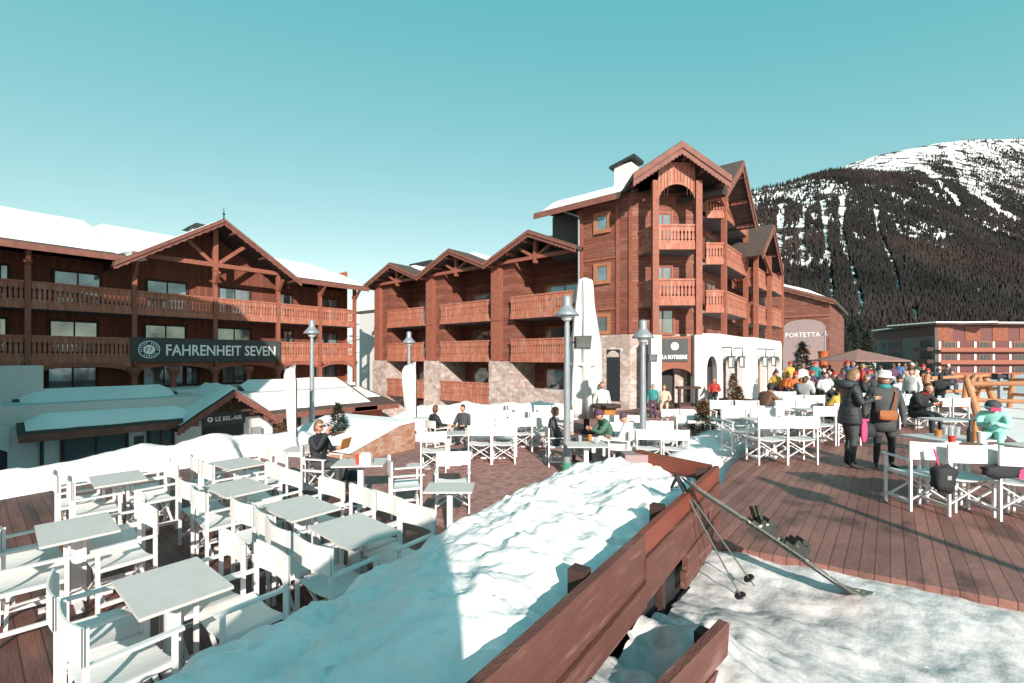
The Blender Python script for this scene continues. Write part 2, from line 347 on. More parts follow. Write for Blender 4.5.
ridge('snow_ridge',[(-12.6,-3.5,.45),(-12.9,.4,.45),(-13.2,2.5,.55),(-13.3,4.4,.62),(-12.9,6.0,.5),(-12.3,7.0,.2)],1.25,.5,3,base=lambda x,y:-.12 if x>-13 else -.12-.6*ss(-13,-14.4,x))
ridge('snow_ridge',[(-17.2,12.0,.45),(-15.5,13.6,.75),(-13.2,15.6,.8),(-11.6,17.4,.75),(-10.6,18.4,.4)],1.2,.6,11,base=-.35)
ridge('snow_ridge',[(-3.05,8.6,.42),(-3.2,10.5,.5),(-3.75,13.5,.4),(-4.3,17,.3),(-4.2,20,.2)],.85,.5,21,base=.05)
# ================================================================ mountain and far forest
def prof(tab,t):
    if t<=tab[0][0]: return tab[0][1]
    for (a,b),(c,d) in zip(tab,tab[1:]):
        if t<=c: return b+(d-b)*((t-a)/(c-a))
    return tab[-1][1]
F1=[((p-512)/FL,(358-y)/FL) for p,y in ((300,330),(520,300),(640,240),(700,207),(755,190),(790,182),(830,171),(862,170),(900,176),(950,187),(1000,205),(1100,235),(1400,250))]
F2=[((p-512)/FL,(358-y)/FL) for p,y in ((300,340),(600,290),(700,240),(800,190),(832,171),(850,163),(880,154),(910,148),(940,142),(970,139),(1024,138),(1100,136),(1250,150),(1400,170))]
D0,D1,D2=300.,1000.,1500.
def mh(x,d):
    t=x/d
    n=fbm(x,d,.004,4,3)*26*ss(D0,700,d)
    z0=-8
    z1=prof(F1,t)*D1; z2=prof(F2,t)*D2
    if d<=D1: 
        u=(d-D0)/(D1-D0); u=max(0,u); z=z0+(z1-z0)*(u**1.12)
        return z+n*min(1,(1-u)*4+.25)*.8
    u=min(1,(d-D1)/(D2-D1))
    if d<=D2: return z1+(z2-z1)*u-28*math.sin(math.pi*u)+n*.35*math.sin(math.pi*u)+4*fbm(x,d,.012,3)*(1-u)
    return z2-(d-D2)*.25
vs_=[];fs_=[];ts=fr(-.6,2.4,.012);dl=fr(D0-40,D1,18)+fr(D1,D2,18)[1:]+[1600,1800,2200]
for d in dl:
    for t in ts:
        x=t*d; p=FW*d+RT*x; vs_.append((p.x,p.y,mh(x,d)))
n_=len(ts)
for j in range(len(dl)-1):
    for i in range(n_-1): fs_.append((j*n_+i,j*n_+i+1,(j+1)*n_+i+1,(j+1)*n_+i))
me=bpy.data.meshes.new('mountain'); me.from_pydata(vs_,[],fs_); me.materials.append(M['mount'])
for p in me.polygons:p.use_smooth=True
o=bpy.data.objects.new('mountain',me); C.objects.link(o); o['kind']='structure'
GUL=[[(823,202),(826,240),(830,275),(834,313),(838,340)],[(843,194),(841,230),(846,255),(855,280),(862,308),(858,325)],[(876,205),(878,235),(888,255),(897,280),(900,300)],[(955,140),(957,160),(968,185),(985,200),(1005,215),(1024,222)],[(783,205),(779,240),(775,290),(770,320)],[(808,200),(800,230),(803,270)],[(935,180),(950,195),(962,207)],[(912,310),(918,325),(905,335)],[(905,145),(915,165),(940,180)]]
GUL=[[((px-512)/FL,(358-py)/FL) for px,py in g] for g in GUL]
def gul(t,e):
    for k,g in enumerate(GUL):
        for (a,b),(c,d) in zip(g,g[1:]):
            lo,hi=min(b,d),max(b,d)
            if lo<=e<=hi and d!=b:
                u=(e-b)/(d-b); w=(.006,.007,.006,.017,.008,.006,.010,.008,.015)[k]
                if abs(t-(a+(c-a)*u))<w*(.6+.7*noise.noise(Vector((t*60,e*60,k)))+.3): return True
    return False
def treedens(x,d,z):
    t=x/d; e=(z-CZ)/d
    if e>prof(F1,t)-.002 and d>D1+60:
        base=.04+.16*ss(.93,1.0,t)
        base+=.85*ss(.84,.98,t)*ss(prof(F2,t)-.012,prof(F2,t)-.05,e)+.5*ss(.78,.84,t)*ss(prof(F2,t)-.035,prof(F2,t)-.06,e)
        base*= 1.0 if fbm(x,d,.012,3,5)>-.05 else .25
        return base*(.1 if gul(t,e) else 1)
    k=1.0
    if gul(t,e): return .02
    left=ss(.80,.62,t)+.45*ss(.95,.7,t); hi=ss(.08,.25,e)
    n=fbm(x,d*.6,.011,4,7)
    if n>.42-.45*left*hi-.18*hi: k*=.26
    return k
rnd=random.Random(3); tv=[];tf=[]; cnt=0
NT=185000
for i in range(NT):
    t=rnd.uniform(.12,1.6); d=(rnd.random()*(D2**1.6-D0**1.6)+D0**1.6)**(1/1.6) if rnd.random()<.8 else rnd.uniform(D0,650)
    x=t*d; z=mh(x,d)
    if rnd.random()>treedens(x,d,z): continue
    p=FW*d+RT*x; h=rnd.uniform(6.5,12.5)*(1 if d<1050 else .7); r=h*rnd.uniform(.15,.22); a0=rnd.random()*6.28; o=len(tv); nn=5
    for q in range(nn):
        a=a0+q*6.283/nn; rr=r*rnd.uniform(.7,1.2); tv.append((p.x+rr*math.cos(a),p.y+rr*math.sin(a),z+h*rnd.uniform(.02,.2)))
    for q in range(nn):
        a=a0+.6+q*6.283/nn; rr=r*rnd.uniform(.42,.62); tv.append((p.x+rr*math.cos(a),p.y+rr*math.sin(a),z+h*rnd.uniform(.4,.55)))
    tv.append((p.x+rnd.uniform(-.3,.3),p.y+rnd.uniform(-.3,.3),z+h))
    for q in range(nn):
        b2=(q+1)%nn
        tf+= [(o+q,o+b2,o+nn+q),(o+b2,o+nn+b2,o+nn+q),(o+nn+q,o+nn+b2,o+2*nn)]
    cnt+=1
me=bpy.data.meshes.new('forest'); me.from_pydata(tv,[],tf); me.materials.append(M['forest'])
o=bpy.data.objects.new('forest',me); C.objects.link(o); tag(o,None,None,None,'stuff'); o['label']='dark conifer forest covering the snowy mountainside behind the village'; o['category']='forest'
print('trees',cnt)
# ================================================================ building pieces (facade coordinates: u along, w outward, z up)
def railing(T,root,u0,u1,zt,zf,w,m='rail',name='railing',scallop=False,end0=False,end1=False,thick=.05,wback=None):
    """plank balustrade with vase cut-outs; floor edge board and hand rail"""
    b=MB(T); 
    def run(PT,a,c,b):
        n=max(2,int(round((c-a)/.18))); s=(c-a)/n; H=zt-zf
        for i in range(n):
            x0=a+i*s+.004; x1=a+(i+1)*s-.004; e=.05
            L=[(x0,zf+.12),(x1,zf+.12),(x1,zf+.26*H),(x1-e*1.15,zf+.30*H),(x1-e*.4,zf+.36*H),(x1-e*.5,zf+.60*H),(x1-e*1.15,zf+.66*H),(x1-.0,zf+.74*H),(x1,zt-.06),(x0,zt-.06),(x0,zf+.74*H),(x0+e*1.15,zf+.66*H),(x0+e*.5,zf+.60*H),(x0+e*.4,zf+.36*H),(x0+e*1.15,zf+.30*H),(x0,zf+.26*H)]
            b.prism([PT(x,z) for x,z in L],PT.d)
    class P1:
        d=(0,thick,0)
        def __call__(s,x,z): return (x,w,z)
    run(P1(),u0,u1,b)
    b.box(u0-.03,u1+.03,w-.04,w+thick+.04,zt-.06,zt+.03)
    b.box(u0-.03,u1+.03,w-.02,w+thick+.035,zf-.16,zf+.14)
    if wback is not None:
        for ue,fl in ((u0,end0),(u1,end1)):
            if not fl: continue
            class P2:
                d=(thick,0,0)
                def __init__(s,u): s.u=u
                def __call__(s,x,z): return (s.u-thick/2,x,z)
            run(P2(ue),wback,w-.01,b)
            b.box(ue-.055,ue+.055,wback,w-.045,zt-.055,zt+.025); b.box(ue-.05,ue+.05,wback,w-.025,zf-.155,zf+.135)
    if scallop:
        n=18; P=[(u0,w+.002,zf-.15),(u1,w+.002,zf-.15)]
        for i in range(n+1):
            t=1-i/n; x=u0+(u1-u0)*t; P.append((x,w+.002,zf-.18-.30*(abs(2*t-1)**3.0)))
        b.prism(P,(0,thick,0))
    return b.build(name,m,root)
def window(T,root,u0,u1,z0,z1,w,fm='beam',panes=2,fw=.09,depth=.10,glass='glass',name='window'):
    b=MB(T)
    b.box(u0-fw,u0,w,w+depth,z0-fw,z1+fw); b.box(u1,u1+fw,w,w+depth,z0-fw,z1+fw); b.box(u0,u1,w,w+depth-.002,z1,z1+fw); b.box(u0,u1,w,w+depth+.03,z0-fw,z0)
    s=(u1-u0)/panes
    for i in range(panes):
        a=u0+i*s; c=a+s; k=.035
        b.box(a,a+k,w+.02,w+.07,z0,z1); b.box(c-k,c,w+.02,w+.07,z0,z1); b.box(a+k,c-k,w+.02,w+.07,z0,z0+k*1.3); b.box(a+k,c-k,w+.02,w+.07,z1-k*1.3,z1)
    f=b.build(name,fm,root)
    g=MB(T)
    for i in range(panes):
        a=u0+i*s; c=a+s; g.box(a+.035,c-.035,w+.035,w+.045,z0+.04,z1-.04)
    g.build('pane',glass,f); return f
def gable(T,root,uc,zp,ul,zl,ur,zr,w0,w1,snow=True,th=.22,fh=.34,sback=.45,strim=.5,name='gable_roof',sn=.28):
    """pitched roof whose gable end looks outward (+w); w0 outer edge, w1 back"""
    b=MB(T)
    for (ue,ze) in ((ul,zl),(ur,zr)):
        b.prism([(uc,w0,zp),(ue,w0,ze),(ue,w0,ze-th),(uc,w0,zp-th)],(0,w1-w0,0))
    r=b.build(name,'shingle',root)
    f=MB(T)
    for (ue,ze) in ((ul,zl),(ur,zr)):
        sg=1 if ue>uc else -1
        f.prism([(uc,w0+.004,zp-.05),(ue,w0+.004,ze-.05),(ue,w0+.004,ze-.05-fh*.55),(uc,w0+.004,zp-.05-fh*.55)],(0,.06,0))
        # scalloped lower board set back under the first
        n=28; up=[];lo=[]
        for i in range(n+1):
            t=i/n; u=uc+(ue-uc)*t; z=zp+(ze-zp)*t; up.append((u,w0-.05,z-.05-fh*.5)); lo.append((u,w0-.05,z-.05-fh-.06*abs(math.sin(i*math.pi/2))))
        f.prism(up+lo[::-1],(0,.05,0))
        # purlin ends under the overhang
        for q in (.12,.5,.9):
            u=uc+(ue-uc)*q; z=zp+(ze-zp)*q-th-.02
            f.box(u-.07,u+.07,w0-1.0,w0-.12,z-.22,z-.03)
    f.build('fascia','fascia',r)
    if snow:
        s=MB(T)
        for (ue,ze) in ((ul,zl),(ur,zr)):
            n=10; vs=[];fs=[]
            m=max(2,int(abs(w1-w0+0)/.6)); 
            for j in range(m+1):
                w=(w0-strim)+(w1-(w0-strim))*j/m
                for i in range(n+1):
                    t=(i/n)*(1-sback*.12/1); u=uc+(ue-uc)*t; z=zp+(ze-zp)*t
                    edge=min(1,(n-i)/1.5,j/1.0 if j<1 else 1)
                    vs.append((u+ .05*nz(w,u,1.3),w+.1*nz(u,w,1.7) if j==0 else w,z+.012+sn*edge*(1+.3*nz(u,w,.8,4))))
            for j in range(m):
                for i in range(n): fs.append((j*(n+1)+i,j*(n+1)+i+1,(j+1)*(n+1)+i+1,(j+1)*(n+1)+i))
            s.add(vs,fs)
        s.build('roof_snow','snowclean',r,smooth=True)
    return r
def roofslope(T,root,u0,u1,w0,z0,w1,z1,th=.25,sn=.38,inset=.25,name='roof',fasc=True,wob=.12,gap0=.2,gap1=.2):
    """single slope from the eave (w0,z0) up to the ridge (w1,z1)"""
    b=MB(T); b.prism([(u0,w0,z0),(u0,w1,z1),(u0,w1,z1-th),(u0,w0,z0-th)],(u1-u0,0,0)); r=b.build(name,'shingle',root)
    if fasc:
        f=MB(T); f.box(u0-.01,u1+.01,w0+.003 if w0>w1 else w0-.06,w0+.06 if w0>w1 else w0-.003,z0-.34,z0-.03); 
        f.build('fascia','fascia',r)
    s=MB(T); n=max(4,int((u1-u0)/.5)); m=12; vs=[];fs=[]
    for i in range(n+1):
        u=u0+gap0+(u1-u0-gap0-gap1)*i/n; ins=inset+wob*(1+nz(u,3,.55))+.06*nz(u,1,2.2)
        for j in range(m+1):
            t=j/m; w=(w0+(w1-w0)/abs(w1-w0)*ins)+(w1-(w0+(w1-w0)/abs(w1-w0)*ins))*t; z=z0+(z1-z0)*((w-w0)/(w1-w0))
            e=0 if j==0 else min(1,.75+.12*j)
            if i in(0,n): e*=.1
            vs.append((u,w,z+.01+sn*e*(1+.15*nz(u,w,.5,2))))
    for i in range(n):
        for j in range(m): fs.append((i*(m+1)+j,i*(m+1)+j+1,(i+1)*(m+1)+j+1,(i+1)*(m+1)+j))
    s.add(vs,fs); s.build('roof_snow','snowclean',r,smooth=True); return r
def truss(T,root,uc,zp,ul,ur,zb,w,name='gable_truss',king=True,zk=None,s=.2):
    b=MB(T); b.bar((ul,w,zb),(ur,w,zb),s,s)
    if king: b.bar((uc,w,zb-.35 if zk is None else zk),(uc,w,zp),s*1.05,s*1.1,up=(0,1,0))
    hw=(ur-ul)/2
    for sg in (-1,1):
        b.bar((uc+sg*.1,w,zb+.05),(uc+sg*hw*.42,w,zb+(zp-zb)*.62),s*.8,s*.8)
    return b.build(name,'beam',root)
def text(T,root,body,u,z,w,h,length,name,m='letter',ext=.02,align='CENTER',bold=.0,flip=False):
    cu=bpy.data.curves.new(name,'FONT'); cu.body=body; cu.extrude=ext/2; cu.offset=bold; cu.size=1; cu.align_x='CENTER'; cu.align_y='CENTER'; cu.resolution_u=2
    t=bpy.data.objects.new('tmp',cu); C.objects.link(t); dg=bpy.context.evaluated_depsgraph_get(); me=bpy.data.meshes.new_from_object(t.evaluated_get(dg)); bpy.data.objects.remove(t)
    xs=[v.co.x for v in me.vertices]; ys=[v.co.y for v in me.vertices]; sx=length/(max(xs)-min(xs)); sy=h/(max(ys)-min(ys)); cx=(max(xs)+min(xs))/2; cy=(max(ys)+min(ys))/2
    off=Vector(root['off']) if 'off' in root else Vector((0,0,0))
    for v in me.vertices:
        x=(v.co.x-cx)*sx*(-1 if flip else 1); y=(v.co.y-cy)*sy; v.co=T((u+x,w+v.co.z,z+y))-off
    me.materials.append(M[m]); bm=bmesh.new(); bm.from_mesh(me); bmesh.ops.recalc_face_normals(bm,faces=bm.faces[:]); bm.to_mesh(me); bm.free()
    o=bpy.data.objects.new(name,me); C.objects.link(o); o.parent=root; 
    if 'off' in root:o['off']=list(off)
    return o
def archpanel(b,T,u0,u1,zt,zs,zc,w,th,n=16):
    """panel with a round-headed underside: top zt, springing zs, crown zc"""
    P=[(u0,w,zt),(u0,w,zs)]
    for i in range(n+1):
        t=i/n; a=math.pi*(1-t); P.append(((u0+u1)/2+(u1-u0)/2*.998*math.cos(a),w,zs+.001+(zc-zs)*math.sin(a)))
    P+=[(u1,w,zs),(u1,w,zt)]
    # split in strips to stay convex
    m=len(P)-4
    for i in range(n):
        a=P[2+i]; c=P[3+i]; b.prism([(a[0],w,zt),(c[0],w,zt),c,a],(0,th,0))
# ================================================================ LEFT CHALET (sign FAHRENHEIT SEVEN), facade looks to +X
XF=-32.6; XWL=-34.4
TL=frame((0,0,0),(0,1,0),(1,0,0))     # u = Y, w = X, z
left=thing('chalet_hotel','long three storey timber chalet with snowy roof, carved balconies and FAHRENHEIT SEVEN sign','hotel',(-34,6,-3),world=True)
b=MB(TL); b.box(-14,19.9,-41,XWL,-3,7.9); b.prism([(5.3,XWL-.004,7.9),(14.9,XWL-.004,7.9),(10.2,XWL-.004,10.7)],(0,-5,0)); b.build('wall','vboards',left)
b=MB(TL); b.box(19.9,19.96,-41,XWL+.4,-3,9.5); b.build('wall','orange',left)
roofslope(TL,left,-14,5.6,-31.7,7.98,-39.8,10.85,sn=.42,gap0=0)
roofslope(TL,left,14.6,20.5,-31.8,8.05,-39.8,10.5,sn=.34)
roofslope(TL,left,5.3,15.0,-34.9,9.12,-39.81,10.84,sn=.42,gap0=0,gap1=0,fasc=False,inset=.1)
b=MB(TL); b.add([(5.2,-31.8,7.4),(5.2,-35.2,8.6),(7.6,-35.2,8.6),(5.2,-31.8,8.0),(5.2,-35.2,9.62),(7.6,-35.2,9.5)],[(0,1,2),(3,5,4),(0,3,4,1),(1,4,5,2),(2,5,3,0)]); b.build('roof_snow','snowclean',left)
b=MB(TL); b.prism([(-14,-39.8,10.8),(-14,-47,8),(-14,-39.8,8)],(34,0,0)); b.build('back_roof','shingle',left)
gable(TL,left,10.24,11.05,5.05,7.55,15.05,7.85,-31.5,-40,sn=.10,strim=.9)
# balconies
posts=[(-6.5,0),(-2.0,0),(2.0,0),(6.1,1),(10.07,1),(13.89,1),(16.9,0),(19.75,0)]
for (za,zf) in ((6.22,5.05),(3.55,2.38)):
    b=MB(TL); b.box(-10,19.9,XWL,XF-.06,zf-.16,zf-.02); fl=b.build('balcony_floor','soffit',left)
    for (p,_),(q,_) in zip(posts,posts[1:]):
        if zf<3 and 6<p<13.8: continue
        railing(TL,fl,p+.13,q-.13,za,zf,XF,m='rail' ,scallop=(zf<3))
for (y,g) in posts:
    b=MB(TL); b.box(y-.11,y+.11,XF-.12,XF+.12,-.6 if y<14 else -.6,7.9 if not(5.5<y<14.5) else (9.9 if abs(y-10)<1 else 8.2))
    b.bar((y,XF,7.0),(y,XF+.75,7.75),.16,.18); b.bar((y-.0,XF,1.0+.75),(y,XF+.3,2.2),.14,.16)
    b.box(y-.16,y+.16,XF-.17,XF+.17,7.15,7.3)
    b.build('post','beam',left)
b=MB(TL)
for (p,_),(q,_) in zip(posts[2:],posts[3:]):
    archpanel(b,TL,p+.11,q-.11,2.21,1.55,1.98,XF-.05,.1)
b.build('arcade_beam','beam',left)
for y in (6.1,7.9,10.07,12.0,13.89):
    b=MB(TL); b.lathe([(.20,.72),(.17,.85),(.15,1.35),(.2,1.5),(.33,1.75),(.34,1.9)],c=(y,XF+.02,0),n=12); b.build('flared_column','beam',left)
truss(TL,left,10.07,10.6,6.0,13.95,8.28,XF+.02,zk=7.9,s=.26)
b=MB(TL); b.tube((10.24,-31.6,11.0),(10.24,-31.6,11.75),.05,.012); b.lathe([(.02,11.25),(.09,11.32),(.02,11.4)],c=(10.24,-31.6,0),n=8); b.build('finial','black',left)
# sign board with its lettering and roundel
b=MB(TL); b.box(5.92,13.95,XF+.16,XF+.24,2.22,3.62); sg=b.build('sign_board','signgrey',left)
text(TL,sg,'FAHRENHEIT SEVEN',10.55,2.92,XF+.262,.66,6.1,'lettering',bold=.014)
b=MB(TL)
def ring(b,u,z,w,r0,r1,th,n=28):
    for i in range(n):
        a=2*math.pi*i/n;c=2*math.pi*(i+1)/n
        b.prism([(u+r0*math.cos(a),w,z+r0*math.sin(a)),(u+r1*math.cos(a),w,z+r1*math.sin(a)),(u+r1*math.cos(c),w,z+r1*math.sin(c)),(u+r0*math.cos(c),w,z+r0*math.sin(c))],(0,th,0))
ring(b,6.72,2.93,XF+.242,.46,.5,.02); ring(b,6.72,2.93,XF+.242,.0,.27,.02)
for i in range(20):
    a=2*math.pi*i/20
    if i%7==5: continue
    b.bar((6.72+.33*math.cos(a),XF+.25,2.93+.33*math.sin(a)),(6.72+.42*math.cos(a),XF+.25,2.93+.42*math.sin(a)),.045,.02,up=(0,1,0))
b.build('roundel','letter',sg)
text(TL,sg,'F7',6.72,2.93,XF+.27,.24,.3,'monogram',m='signgrey',ext=.012)
# windows
def yl(px): return YX(XWL,px)
for (zb,zt,pxs) in ((5.45,7.15,((-8,8),(54,100),(147,186),(219,249),(276,291),(318,337))),(2.75,4.45,((-8,6),(50,97),(145,185),(217,250),(283,292),(315,336))),(.75,1.95,((-8,3),(48,96),(143,183),(186,198),(222,244),(283,292),(315,335)))):
    for a,c in pxs: window(TL,left,yl(a),yl(c),zb,zt,XWL+.003,fm='darkwood')
# low annex in front, white walls, snowy roof, entrance gable
XA=-27.0
b=MB(TL); b.box(-6,16.2,XWL+.003,XA,-3,.52); b.box(-8,2.3,-33.5,-29.5,.5,2.1); b.build('annex_wall','stucco',left)
b=MB(TL); b.box(-8,18.0,-33.6,-29.6,.53,.72); b.build('terrace_ledge','stucco',left)
roofslope(TL,left,1.35,7.3,-25.9,-.52,-29.8,.74,th=.3,sn=.30,inset=.15,name='annex_roof',wob=.1)
roofslope(TL,left,10.3,17.3,-25.9,-.58,-29.8,.78,th=.3,sn=.34,inset=.35,name='annex_roof',wob=.05)
gable(TL,left,8.75,.86,6.35,-.82,11.1,-.86,-25.5,-29.9,sn=.2,th=.2,fh=.3,strim=.15,name='entrance_gable')
b=MB(TL); b.prism([(6.6,XA+.003,-.75),(10.9,XA+.003,-.75),(8.75,XA+.003,.7)],(0,.05,0)); b.bar((7.2,XA+.9,-.30),(10.3,XA+.9,-.30),.12,.12); b.bar((8.75,XA+.9,-.3),(8.75,XA+.9,.6),.12,.12); b.build('gable_timber','darkwood',left)
b=MB(TL); b.box(7.75,9.75,XA+.06,XA+.12,-1.05,-.45); es=b.build('entrance_sign','signgrey',left)
text(TL,es,'LE BEL-AIR',8.95,-.72,XA+.135,.22,1.25,'lettering',bold=.01)
b=MB(TL); ring(b,8.08,-.72,XA+.122,.06,.13,.02,16); b.build('roundel','letter',es)
b=MB(TL); b.box(7.75,9.7,XA+.003,XA+.03,-3,-1.06); b.build('entrance_door','dark',left)
b=MB(TL); ring(b,8.25,-1.75,XA+.04,.28,.36,.03,18); b.build('door_wreath','bark',left)
for a,c,zt,zb in ((2.69,4.75,-.95,-2.6),(5.6,6.5,-.95,-2.6),(11.3,12.7,-.98,-2.6),(13.6,15.2,-.98,-2.6)):
    window(TL,left,a,c,zb,zt,XA+.003,fm='darkwood',glass='darkglass')
b=MB(TL); b.box(5.05,5.4,XA+.004,XA+.05,-2.3,-1.2); b.build('menu_board','signgrey',left)
b=MB(TL); b.tube((2.05,XA+.1,-.8),(2.05,XA+.1,-3),.06); b.build('drainpipe','black',left)
b=MB(TL); b.box(10.05,10.5,XA+.05,XA+.3,-2.6,-1.35); b.build('meter_box','lampgrey',left)
b=MB(TL); archpanel(b,TL,-2.2,1.15,-.2,-1.4,-.9,-26.9,.08); b.build('arch_surround','stucco',left); b=MB(TL); b.box(-2.2,1.1,XA+.004,XA+.02,-3,-.9); b.build('arch_door','dark',left)
b=MB(TL); b.box(16.2,18.4,-29.5,-26.9,-3,-.75); b.build('porch_wall','orange',left); roofslope(TL,left,15.7,19.0,-25.9,-.62,-30.5,.35,th=.2,sn=.1,inset=1.6,name='porch_roof')
# roof vent
b=MB(TL); b.box(10.7,12.3,-40.6,-39.4,10.9,12.0); ch=b.build('chimney','stucco',left); b=MB(TL); b.prism([(10.4,-40.8,12.0),(12.6,-40.8,12.0),(12.1,-40.8,12.35),(10.9,-40.8,12.4)],(0,1.6,0)); b.build('chimney_cap','black',ch)
# white link building behind the gap
lk=thing('link_building','pale rendered building with small roof in the gap between the two chalets','building',(-36,28,-3),world=True)
b=MB(); b.box(-42,-30.5,26,34,-3,7.0); b.build('wall','stucco',lk)
b=MB(); b.box(-42.5,-30.3,25.9,34.5,7.003,7.25); b.build('roof','shingle',lk)
b=MB(); b.box(-33.4,-31.8,25.4,25.98,2.4,6.9); b.build('timber_bay','orange',lk)
b=MB(); b.prism([(-35,24.2,4.9),(-31.5,24.2,6.6),(-31.5,24.2,6.8),(-35,24.2,5.1)],(0,1.78,0)); b.build('canopy','darkwood',lk)
# ================================================================ MIDDLE WING, facade looks to -Y
TM=frame((0,0,0),(1,0,0),(0,-1,0))    # u = X, w = -Y
mid=thing('chalet_wing','three bay chalet wing with triple zigzag gables, plank balconies and stone base','hotel',(-23,24,-3),world=True)
YB=-24.1
b=MB(TM); b.box(-33,-13.2,-30,YB,-3,8.6); b.build('wall','siding',mid)
bays=[(-30.95,-26.4),(-24.6,-19.9),(-18.1,-13.5)]
cols=[(-33.0,-30.95),(-26.4,-24.6),(-19.9,-18.1)]
for (a,c) in cols:
    b=MB(TM); b.box(a+.001,c-.001,YB,-22.05,2.25,8.9); b.build('pier','siding',mid)
    b=MB(TM); b.box(a+.02,a+.75,-22.05,-21.8,2.25,8.75); b.box(a-.02,a+.79,-22.02,-21.75,4.85,5.0); b.box(a+.76,a+.86,-22.04,-21.93,2.3,8.7); b.build('corner_post','beam',mid)
    b=MB(TM); b.box(a-.08,c+.06,YB+.001,-21.7,-3,2.245); b.build('stone_pier','stone',mid)
gp=[(-29.76,9.85),(-23.06,9.9),(-16.24,9.95)]
ev=[-33.5,-26.55,-19.85,-13.0]
for i,(uc,zp) in enumerate(gp):
    gable(TM,mid,uc,zp,ev[i],8.48 if i else 8.42,ev[i+1],8.56,-21.0,-28,sn=.16,strim=2.0)
    a,c=bays[i]; truss(TM,mid,uc,zp-.4,ev[i]+.6,ev[i+1]-.4,8.45,-21.75,s=.2)
    b=MB(TM); b.prism([(a-1.5,YB-.3,8.6),(c+1.2,YB-.3,8.6),(uc,YB-.3,9.7)],(0,.32,0)); b.build('gable_wall','siding',mid)
    for (zt,zf) in ((6.2,5.0),(3.58,2.36),(.82,-.36)):
        if i==2 and zf<0: continue
        b=MB(TM); b.box(a+.002,c-.002,YB,-21.66,zf-.16,zf-.02); fl=b.build('balcony_floor','soffit',mid)
        railing(TM,fl,a+.05,c-.05,zt,zf,-21.66)
        b=MB(TM); b.box(a+1.15,a+1.32,-21.9,-21.72,zf-2.6,zf-.17); 
    for (zb,zt) in ((5.15,7.05),(2.5,4.4),(-.2,1.75),(-2.9,-1.1)):
        window(TM,mid,a+1.0,a+3.9,zb,zt,YB+.003,fm='frame' if zb>0 else 'beam',glass='glass')
b=MB(TM); b.box(-18.0,-13.3,-22.2,-21.75,-1.5,.62); b.build('stone_parapet','stone',mid)
roofslope(frame((0,0,0),(1,0,0),(0,-1,0)),mid,-33.4,-13.3,-22.3,8.75,-30,11.0,sn=.3,inset=.6,fasc=False)
b=MB(TM); b.box(-35.2,-32.6,-29.6,-27.6,8.5,11.1); ch=b.build('chimney','stucco',mid); b=MB(TM); b.box(-35.5,-32.3,-29.9,-27.3,11.1,11.45); b.build('chimney_cap','black',ch)
b=MB(TM); b.tube((-37,-26,8),(-37,-26,11.9),.03); b.build('antenna_mast','lampgrey',mid)
# ================================================================ CORNER TOWER
tw=thing('corner_chalet','tall five level timber chalet with gabled corner loggia and carved balconies','hotel',(-10,25,0),world=True)
b=MB()
foot=[(-13.2,21.8),(-10.2,21.8),(-7.75,23.86),(-8.5,25.2),(-8.5,36),(-13.2,36)]
b.prism([(x,y,3.66) for x,y in foot],(0,0,7.3)); b.build('wall','siding',tw)
b=MB(); b.prism([(x*1.0+(.06 if x>-9 else 0),y-.08,-.3) for x,y in foot],(0,0,3.96)); b.build('stone_base','stone',tw)
b=MB(TM); b.box(-15.6,-13.203,-27,-22.6,8.4,10.9); b.build('dark_panel','greyrender',tw)
# corner boards
for x in (-11.0,-10.28):
    b=MB(TM); b.box(x,x+.16,-21.83,-21.72,3.7,10.9); b.build('corner_board','beam',tw)
b=MB(TM); b.box(-13.3,-13.0,-21.9,-21.7,3.7,10.6); b.build('corner_board','beam',tw)
for z in (5.05,7.75):
    b=MB(TM); b.box(-13.0,-11.0,-21.8,-21.75,z-.06,z+.06); b.build('band_board','beam',tw)
for zc in (9.65,6.95,4.25):
    window(TM,tw,-12.15,-11.5,zc-.4,zc+.4,-21.797,fm='frame',panes=1,fw=.16)
b=MB(TM); b.box(-11.5,-10.75,-21.72,-21.69,.2,2.5) ; archpanel(b,TM,-11.5,-10.75,2.9,2.5,2.85,-21.72,.03); b.build('arched_door','black',tw)
b=MB(TM); b.tube((-13.1,-21.5,10.2),(-13.1,-21.5,3.7),.05); b.tube((-14.2,-21.1,10.7),(-13.1,-21.5,10.2),.05); b.build('drainpipe','lampgrey',tw)
# loggia in front of the chamfer
P1=Vector((-8.73,21.34,0)); P2=Vector((-7.13,22.67,0)); U=(P2-P1).normalized(); NN=Vector((U.y,-U.x,0)); LW=(P2-P1).length
TT=frame(P1,U,NN)
for u in (0,LW):
    b=MB(TT); b.box(u-.15,u+.15,-.15,.15,3.56,11.0); b.build('post','beam',tw)
    b=MB(TT); b.box(u-.26,u+.24,-.26,.24,-.2,3.555); b.build('white_column','stucco',tw)
for (zt,zf) in ((8.88,7.85),(6.25,5.15)):
    b=MB(TT); b.box(-.1,LW+.1,-2.2,.0,zf-.18,zf-.04); fl=b.build('balcony_floor','soffit',tw)
    railing(TT,fl,.16,LW-.16,zt,zf,-.02); 
    wd=Vector((-9.9,22.08,0))-P1; Tq=frame(P1,wd,Vector((wd.y,-wd.x,0)) if Vector((wd.y,-wd.x,0)).dot(FW)<0 else Vector((-wd.y,wd.x,0))); railing(Tq,fl,.18,wd.length,zt,zf,-.02)
    b=MB(); b.prism([(P1.x,P1.y,zf-.175),(-9.9,22.08,zf-.175),(P1.x-NN.x*1.3,P1.y-NN.y*1.3,zf-.175)],(0,0,.13)); b.build('balcony_floor','soffit',tw)
    Tq=frame(P2,-NN,U); railing(Tq,fl,.16,1.35,zt,zf,-.02)
b=MB(TT); archpanel(b,TT,.15,LW-.15,11.9,9.95,10.85,-.03,.06); b.build('arch_board','rail',tw)
b=MB(TT)
